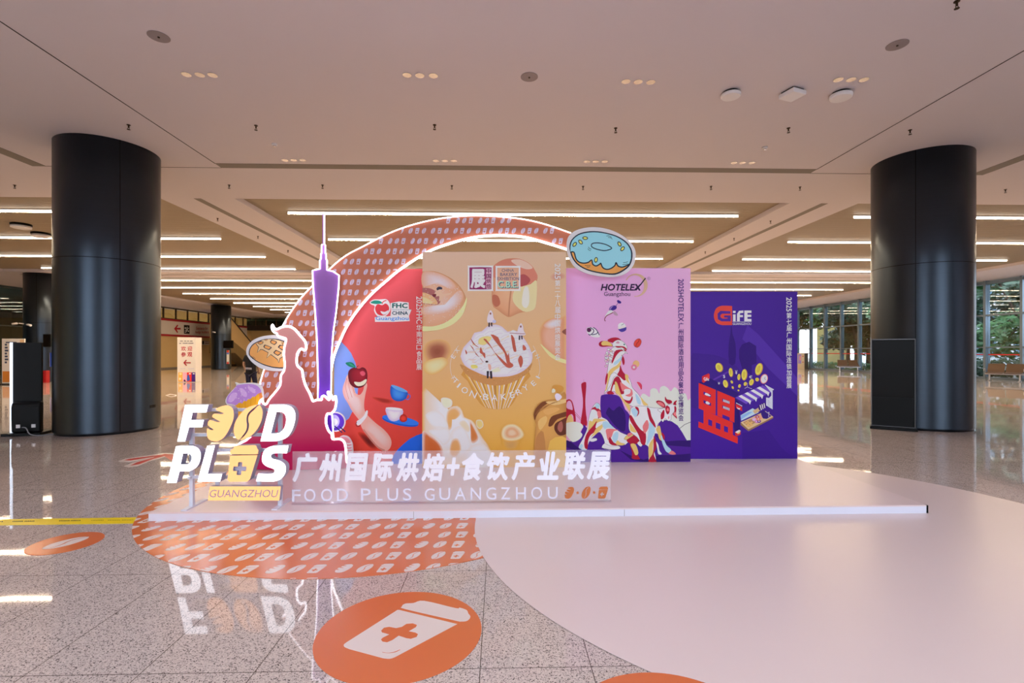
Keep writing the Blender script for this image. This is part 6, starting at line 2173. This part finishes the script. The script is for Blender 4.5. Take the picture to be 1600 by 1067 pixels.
# ------------------------------------------------------------------ person walking away
def skin_mesh(name, nodes, edges, m, parent, sub=2):
    me = bpy.data.meshes.new(name)
    me.from_pydata([n[0] for n in nodes], edges, [])
    o = bpy.data.objects.new(name, me)
    COL.objects.link(o)
    sk = o.modifiers.new('skin', 'SKIN')
    sk.use_smooth_shade = True
    lay = me.skin_vertices[0] if me.skin_vertices else None
    if lay is None:
        bm = bmesh.new(); bm.from_mesh(me); bm.verts.layers.skin.verify(); bm.to_mesh(me); bm.free()
        lay = me.skin_vertices[0]
    for i, n in enumerate(nodes):
        lay.data[i].radius = n[1] if isinstance(n[1], tuple) else (n[1], n[1])
        lay.data[i].use_root = i == 0
    sb_ = o.modifiers.new('sub', 'SUBSURF')
    sb_.levels = sb_.render_levels = sub
    dg = bpy.context.evaluated_depsgraph_get()
    me2 = bpy.data.meshes.new_from_object(o.evaluated_get(dg))
    o.modifiers.clear()
    o.data = me2
    o.name = name
    me2.materials.clear()
    me2.materials.append(m)
    if parent is not None:
        o.parent = parent
        o.matrix_parent_inverse = (Matrix.Translation(parent.location) @ parent.rotation_euler.to_matrix().to_4x4()).inverted()
    return o


M_skin = mat('skin', (206, 160, 132), .5)
M_shirt = noisy(mat('shirt_navy', (20, 20, 30), .8), 20, .1)
M_jean = noisy(mat('jeans_navy', (26, 30, 62), .8), 30, .15)
M_hair = mat('hair_black', (22, 18, 18), .6)
M_shoe = mat('shoe_grey', (70, 70, 76), .6)
pp = ray(392, 600)
pp = Vector((pp.x, pp.y, 0)) * 16.6
B = lambda x, y, z: (pp.x + x * .96, pp.y + y, z * .945)
pn = [(B(0, 0, .92), (.14, .11)), (B(0, 0, 1.1), (.125, .1)), (B(0, .01, 1.3), (.15, .11)), (B(0, .02, 1.42), (.1, .09)), (B(0, .03, 1.5), .055), (B(0, .05, 1.58), .085), (B(0, .05, 1.68), .085),
      (B(-.17, .02, 1.4), .055), (B(-.25, .0, 1.14), .042), (B(-.22, .1, .92), .033), (B(.17, .02, 1.4), .055), (B(.25, .0, 1.14), .042), (B(.22, .1, .92), .033),
      (B(-.09, 0, .84), .085), (B(-.1, .03, .48), .06), (B(-.1, -.06, .1), .042), (B(-.11, .06, .045), .04), (B(.09, 0, .84), .085), (B(.1, .1, .48), .06), (B(.1, .08, .1), .042), (B(.11, .2, .045), .04),
      (B(-.2, .14, .85), .03), (B(.2, .14, .85), .03)]
pe = [(0, 1), (1, 2), (2, 3), (3, 4), (4, 5), (5, 6), (2, 7), (7, 8), (8, 9), (2, 10), (10, 11), (11, 12), (0, 13), (13, 14), (14, 15), (15, 16), (0, 17), (17, 18), (18, 19), (19, 20), (9, 21), (12, 22)]
PT = thing('person', tuple(pp), 'person in a dark shirt walking away, seen between column and bun cutout', 'person')
body = skin_mesh('body', pn, pe, M_skin, PT)
hand = MB()
for s in (-1, 1):
    for k, (dx, ln) in enumerate(((-.024, .06), (-.008, .072), (.008, .07), (.024, .055))):
        hand.tube([B(s * .2 + dx, .15, .84), B(s * .2 + dx, .17, .84 - ln * .6), B(s * .2 + dx, .165, .84 - ln)], [.009, .008, .006], 6)
    hand.tube([B(s * .2 - s * .02, .13, .86), B(s * .2 - s * .045, .14, .82)], [.01, .007], 6)
hand.build('fingers', M_skin, PT)
sn = [(B(0, 0, .7), (.17, .135)), (B(0, 0, .88), (.178, .14)), (B(0, 0, 1.1), (.165, .13)), (B(0, .01, 1.3), (.185, .14)), (B(0, .02, 1.44), (.1, .09)), (B(-.18, .02, 1.4), .075), (B(-.24, .01, 1.2), .066), (B(.18, .02, 1.4), .075), (B(.24, .01, 1.2), .066)]
skin_mesh('shirt', sn, [(0, 1), (1, 2), (2, 3), (3, 4), (3, 5), (5, 6), (3, 7), (7, 8)], M_shirt, PT)
tn = [(B(0, 0, .9), (.165, .13)), (B(-.09, 0, .8), .1), (B(-.1, .03, .48), .075), (B(-.1, -.055, .12), .06), (B(.09, 0, .8), .1), (B(.1, .1, .48), .075), (B(.1, .085, .12), .06)]
skin_mesh('trousers', tn, [(0, 1), (1, 2), (2, 3), (0, 4), (4, 5), (5, 6)], M_jean, PT)
skin_mesh('hair', [(B(0, .04, 1.66), (.098, .1)), (B(0, .035, 1.73), (.085, .09)), (B(0, .0, 1.6), (.09, .06))], [(0, 1), (0, 2)], M_hair, PT)
for s, dy in ((-1, 0), (1, .14)):
    skin_mesh('shoe', [(B(s * .105, -.07 + dy, .05), (.05, .045)), (B(s * .11, .04 + dy, .045), (.05, .04)), (B(s * .115, .13 + dy, .038), (.045, .032))], [(0, 1), (1, 2)], M_shoe, PT, 1)
A = Art(lambda p, h: Vector((pp.x + p[0], pp.y - .148 - h, p[1])), .002)
for k in range(8):
    x = -.1 + k * .026
    A.poly([(x, .93 - k * .002), (x + .02, .93 - k * .002), (x + .014, .97 - k * .002), (x - .004, .97 - k * .002)], col=(200, 200, 214), up=False)
A.line([(-.11, .91), (.1, .9)], .012, (190, 190, 206))
A.build('back_print', PT)

# ------------------------------------------------------------------ right background
M_seat = noisy(mat('seat_brown', (98, 74, 52), .5), 8, .06)


def bench(x, y, rz, label, arm=True):
    t = thing('waiting_bench', (x, y, 0), label, 'bench', None)
    t.rotation_euler.z = rz
    M = Matrix.Translation((x, y, 0)) @ Matrix.Rotation(rz, 4, 'Z')
    for s in (-.34, .34):
        R = M @ Matrix.Translation((s, .2, .44)) @ Matrix.Rotation(-.55, 4, 'X')
        MB().box((-.32, -.02, 0), (.32, .02, .5), 0, R).build('backrest', M_seat, t, bevel=.015)
        R = M @ Matrix.Translation((s, -.03, .42)) @ Matrix.Rotation(.05, 4, 'X')
        MB().box((-.32, -.26, -.02), (.32, .24, .02), 0, R).build('seat', M_seat, t, bevel=.015)
    MB().box((-.72, -.04, .32), (.72, .04, .39), 0, M).build('beam', M_alu, t)
    for s in (-.55, .55):
        b = MB()
        b.box((s - .03, -.02, .02), (s + .03, .03, .33), 0, M)
        b.box((s - .03, -.3, 0), (s + .03, .3, .03), 0, M)
        b.build('leg', M_alu, t, bevel=.006)
    if arm:
        for s in (-.72, .72):
            b = MB()
            b.tube([M @ Vector((s, .15, .38)), M @ Vector((s, .15, .6)), M @ Vector((s, -.2, .62)), M @ Vector((s, -.24, .5))], .018, 8)
            b.build('armrest', M_alu, t)
    return t


bp_ = ray(1326, 560)
bench(bp_.x * 36.5, bp_.y * 36.5, -.5, 'far brown two-seat waiting bench left of the right column', False)
bench(25.45, 24.35, -.95, 'nearer brown waiting bench at the right photo edge')
# notice stand near the far end of the glass front
Yn = 41.6
a_, b_ = onY(1238, 575, Yn), onY(1257, 575, Yn)
t = thing('notice_stand', ((a_.x + b_.x) / 2, Yn, 0), 'cream notice stand just right of the violet board', 'sign')
zt = onY(1250, 552, Yn).z
MB().box((a_.x, Yn, .0), (b_.x, Yn + .1, zt)).build('panel', mat('notice_cream', (236, 214, 176), .5), t)
MB().box((b_.x, Yn + .02, 0), (b_.x + .34, Yn + .4, zt)).build('side_cabinet', mat('cabinet_grey', (84, 80, 70), .5), t)
A = Art(face_on(Yn), .001)
A.poly([(1247, 553.5), (1252, 553.5), (1252, 568), (1247, 568)], col=(160, 140, 196))
A.poly([(1249, 556), (1251.5, 556), (1251.5, 563), (1249, 563)], col=(226, 150, 150))
A.poly([(1253.5, 556), (1255.5, 556), (1255.5, 557.4), (1253.5, 557.4)], [(1253.5, 565), (1255.5, 565), (1255.5, 566.4), (1253.5, 566.4)], col=(206, 90, 80))
A.build('printed_artwork', t)
# green exit sign low on the pier
a_ = onY(1534, 582.5, 27.2)
px_ = XR - .5
t = thing('exit_sign', (px_ - .03, 27.3, .3), 'small glowing green exit sign low on the teal pier', 'sign')
MB().box((px_ - .05, 27.05, .26), (px_, 27.55, .5)).build('housing', mat('exit_green_case', (60, 120, 90), .5), t)
MB().box((px_ - .056, 27.07, .28), (px_ - .05, 27.53, .48)).build('lit_face', mat('exit_glow', (90, 230, 160), .4, emit=.9), t)
MB().box((px_ - .06, 26.93, .28), (px_ - .0, 26.95, .48)).build('end_face', MATS['exit_glow'], t)

# ------------------------------------------------------------------ planting and street outside the glass
M_leaf = [mat('leaf_dark', (24, 68, 40), .6), mat('leaf_mid', (44, 98, 44), .6), mat('leaf_fresh', (90, 126, 48), .6)]
M_trunk = noisy(mat('bark', (66, 52, 42), .9), 6, .2)
rl_ = random.Random(3)


def leaf_cloud(cents, n, size, m, name, parent, flat_=1.0):
    vs, fs = [], []
    for _ in range(n):
        c, r = rl_.choice(cents)
        u = Vector((rl_.gauss(0, 1), rl_.gauss(0, 1), rl_.gauss(0, 1))).normalized() * r * rl_.uniform(.35, 1) ** .5
        p = Vector(c) + Vector((u.x, u.y, u.z * flat_))
        a = Vector((rl_.gauss(0, 1), rl_.gauss(0, 1), rl_.gauss(0, .6))).normalized()
        b = a.orthogonal().normalized()
        s = size * rl_.uniform(.6, 1.3)
        o = len(vs)
        vs += [p - a * s, p - b * s * .45 + a * s * .1, p + a * s, p + b * s * .45 + a * s * .1]
        fs.append((o, o + 1, o + 2, o + 3))
    return MB().add(vs, fs).build(name, m, parent, fix=False)


def tree(x, y, h, spread, kind, label):
    t = thing('tree', (x, y, -.05), label, 'tree', 'trees outside the right glass front')
    b = MB()
    top_ = Vector((x + rl_.uniform(-.4, .4), y + rl_.uniform(-.4, .4), h * .62))
    b.tube([(x, y, -.05), (x + .05, y, h * .3), top_], [.2, .15, .1], 10)
    cents = []
    for k in range(7):
        a = k * 2.4
        q = top_ + Vector((math.cos(a) * spread * .6, math.sin(a) * spread * .6, rl_.uniform(-.35, .35) * h))
        s0 = Vector((x, y, h * rl_.uniform(.3, .5)))
        b.tube([s0, (s0 + q) / 2 + Vector((0, 0, .15)), q], [.07, .05, .02], 6)
        cents.append((q, spread * .55))
    b.build('trunk', M_trunk, t)
    leaf_cloud(cents, 3300, .28, M_leaf[kind], 'foliage', t, .8)
    return t


for k, (x, y, h, s, kd, lb_) in enumerate(((29.9, 24.6, 6.8, 2.4, 0, 'dense dark tree outside at the right photo edge'), (31.5, 29.0, 7.5, 3.0, 1, 'leafy tree outside right of the teal pier'),
                                      (30.2, 35.8, 7.0, 2.4, 1, 'bright leafy tree outside just left of the right column'), (33.5, 38.6, 7.5, 2.6, 2, 'yellow-green tree outside behind the far bench'),
                                      (30.8, 42.0, 7.2, 2.2, 0, 'dark thin tree outside in the second window bay from the corner'), (34.0, 47.5, 7.6, 2.8, 1, 'tree outside at the far window corner'),
                                      (36.5, 33.0, 8.5, 3.2, 0, 'tall dark tree outside set back behind the right column'),
                                      (30.9, 51.0, 7.2, 2.2, 0, 'dark tree outside nearest the corner beside the violet board'), (33.6, 62.0, 8.0, 2.8, 1, 'distant tree outside past the hall corner'),
                                      (35.5, 27.5, 8.6, 3.4, 0, 'big tree outside in the second row at the right photo edge'), (40.0, 44.0, 8.6, 3.4, 0, 'second-row tree outside behind the far bench'),
                                      (40.5, 52.5, 9.0, 3.6, 1, 'second-row tree outside behind the ochre hoarding'), (33.2, 43.8, 7.4, 2.4, 1, 'tree outside between the dark thin tree and the corner tree'))):
    tree(x, y, h, s, kd, lb_)
hd = thing('hedge', (28.6, 26.5, 0), 'low clipped hedge outside the right glass front', 'hedge')
leaf_cloud([(Vector((28.4 + .3 * (k % 2), 21.5 + k * .55, .55)), .62) for k in range(16)], 3400, .13, M_leaf[0], 'foliage', hd)
hg = MB()
for k in range(5):
    hg.tube([(28.5, 22 + k * 2.0, -.05), (28.5, 22 + k * 2.0, .7)], .04, 6)
hg.build('stems', M_trunk, hd)
h2 = thing('hedge', (28.6, 39, 0), 'low loose hedge outside behind the far bench', 'hedge')
leaf_cloud([(Vector((28.0, 33 + k * .6, .25)), .4) for k in range(24)], 2400, .12, M_leaf[1], 'foliage', h2)
hg = MB()
for k in range(7):
    hg.tube([(28.0, 33.4 + k * 2.0, -.05), (28.0, 33.4 + k * 2.0, .4)], .03, 6)
hg.build('stems', M_trunk, h2)
# buildings across the street
bl = thing('street_building', (52, 52, 0), 'pale building across the street seen through the right glass', 'building')
MB().box((48, 30, -.05), (58, 66, 13)).build('wall', noisy(mat('building_pale', (196, 204, 210), .7), .5, .05), bl)
wb = MB()
for i in range(9):
    for q in range(4):
        wb.box((47.95, 31.5 + i * 3.8, 1 + q * 3.0), (48.02, 33.6 + i * 3.8, 2.8 + q * 3.0))
wb.build('window', mat('building_window', (90, 120, 140), .2), bl)
oc = thing('site_hoarding', (37.6, 55, 0), 'ochre hoarding outside behind the far trees', 'fence')
MB().box((37.5, 52.6, -.05), (37.7, 57.6, 4.2)).build('panel', noisy(mat('hoarding_ochre', (118, 106, 52), .7), 2, .15), oc)
hp = MB()
for k in range(5):
    hp.box((37.7, 52.7 + k * 1.2, -.05), (37.8, 52.8 + k * 1.2, 4.2))
hp.build('post', M_slot, oc)
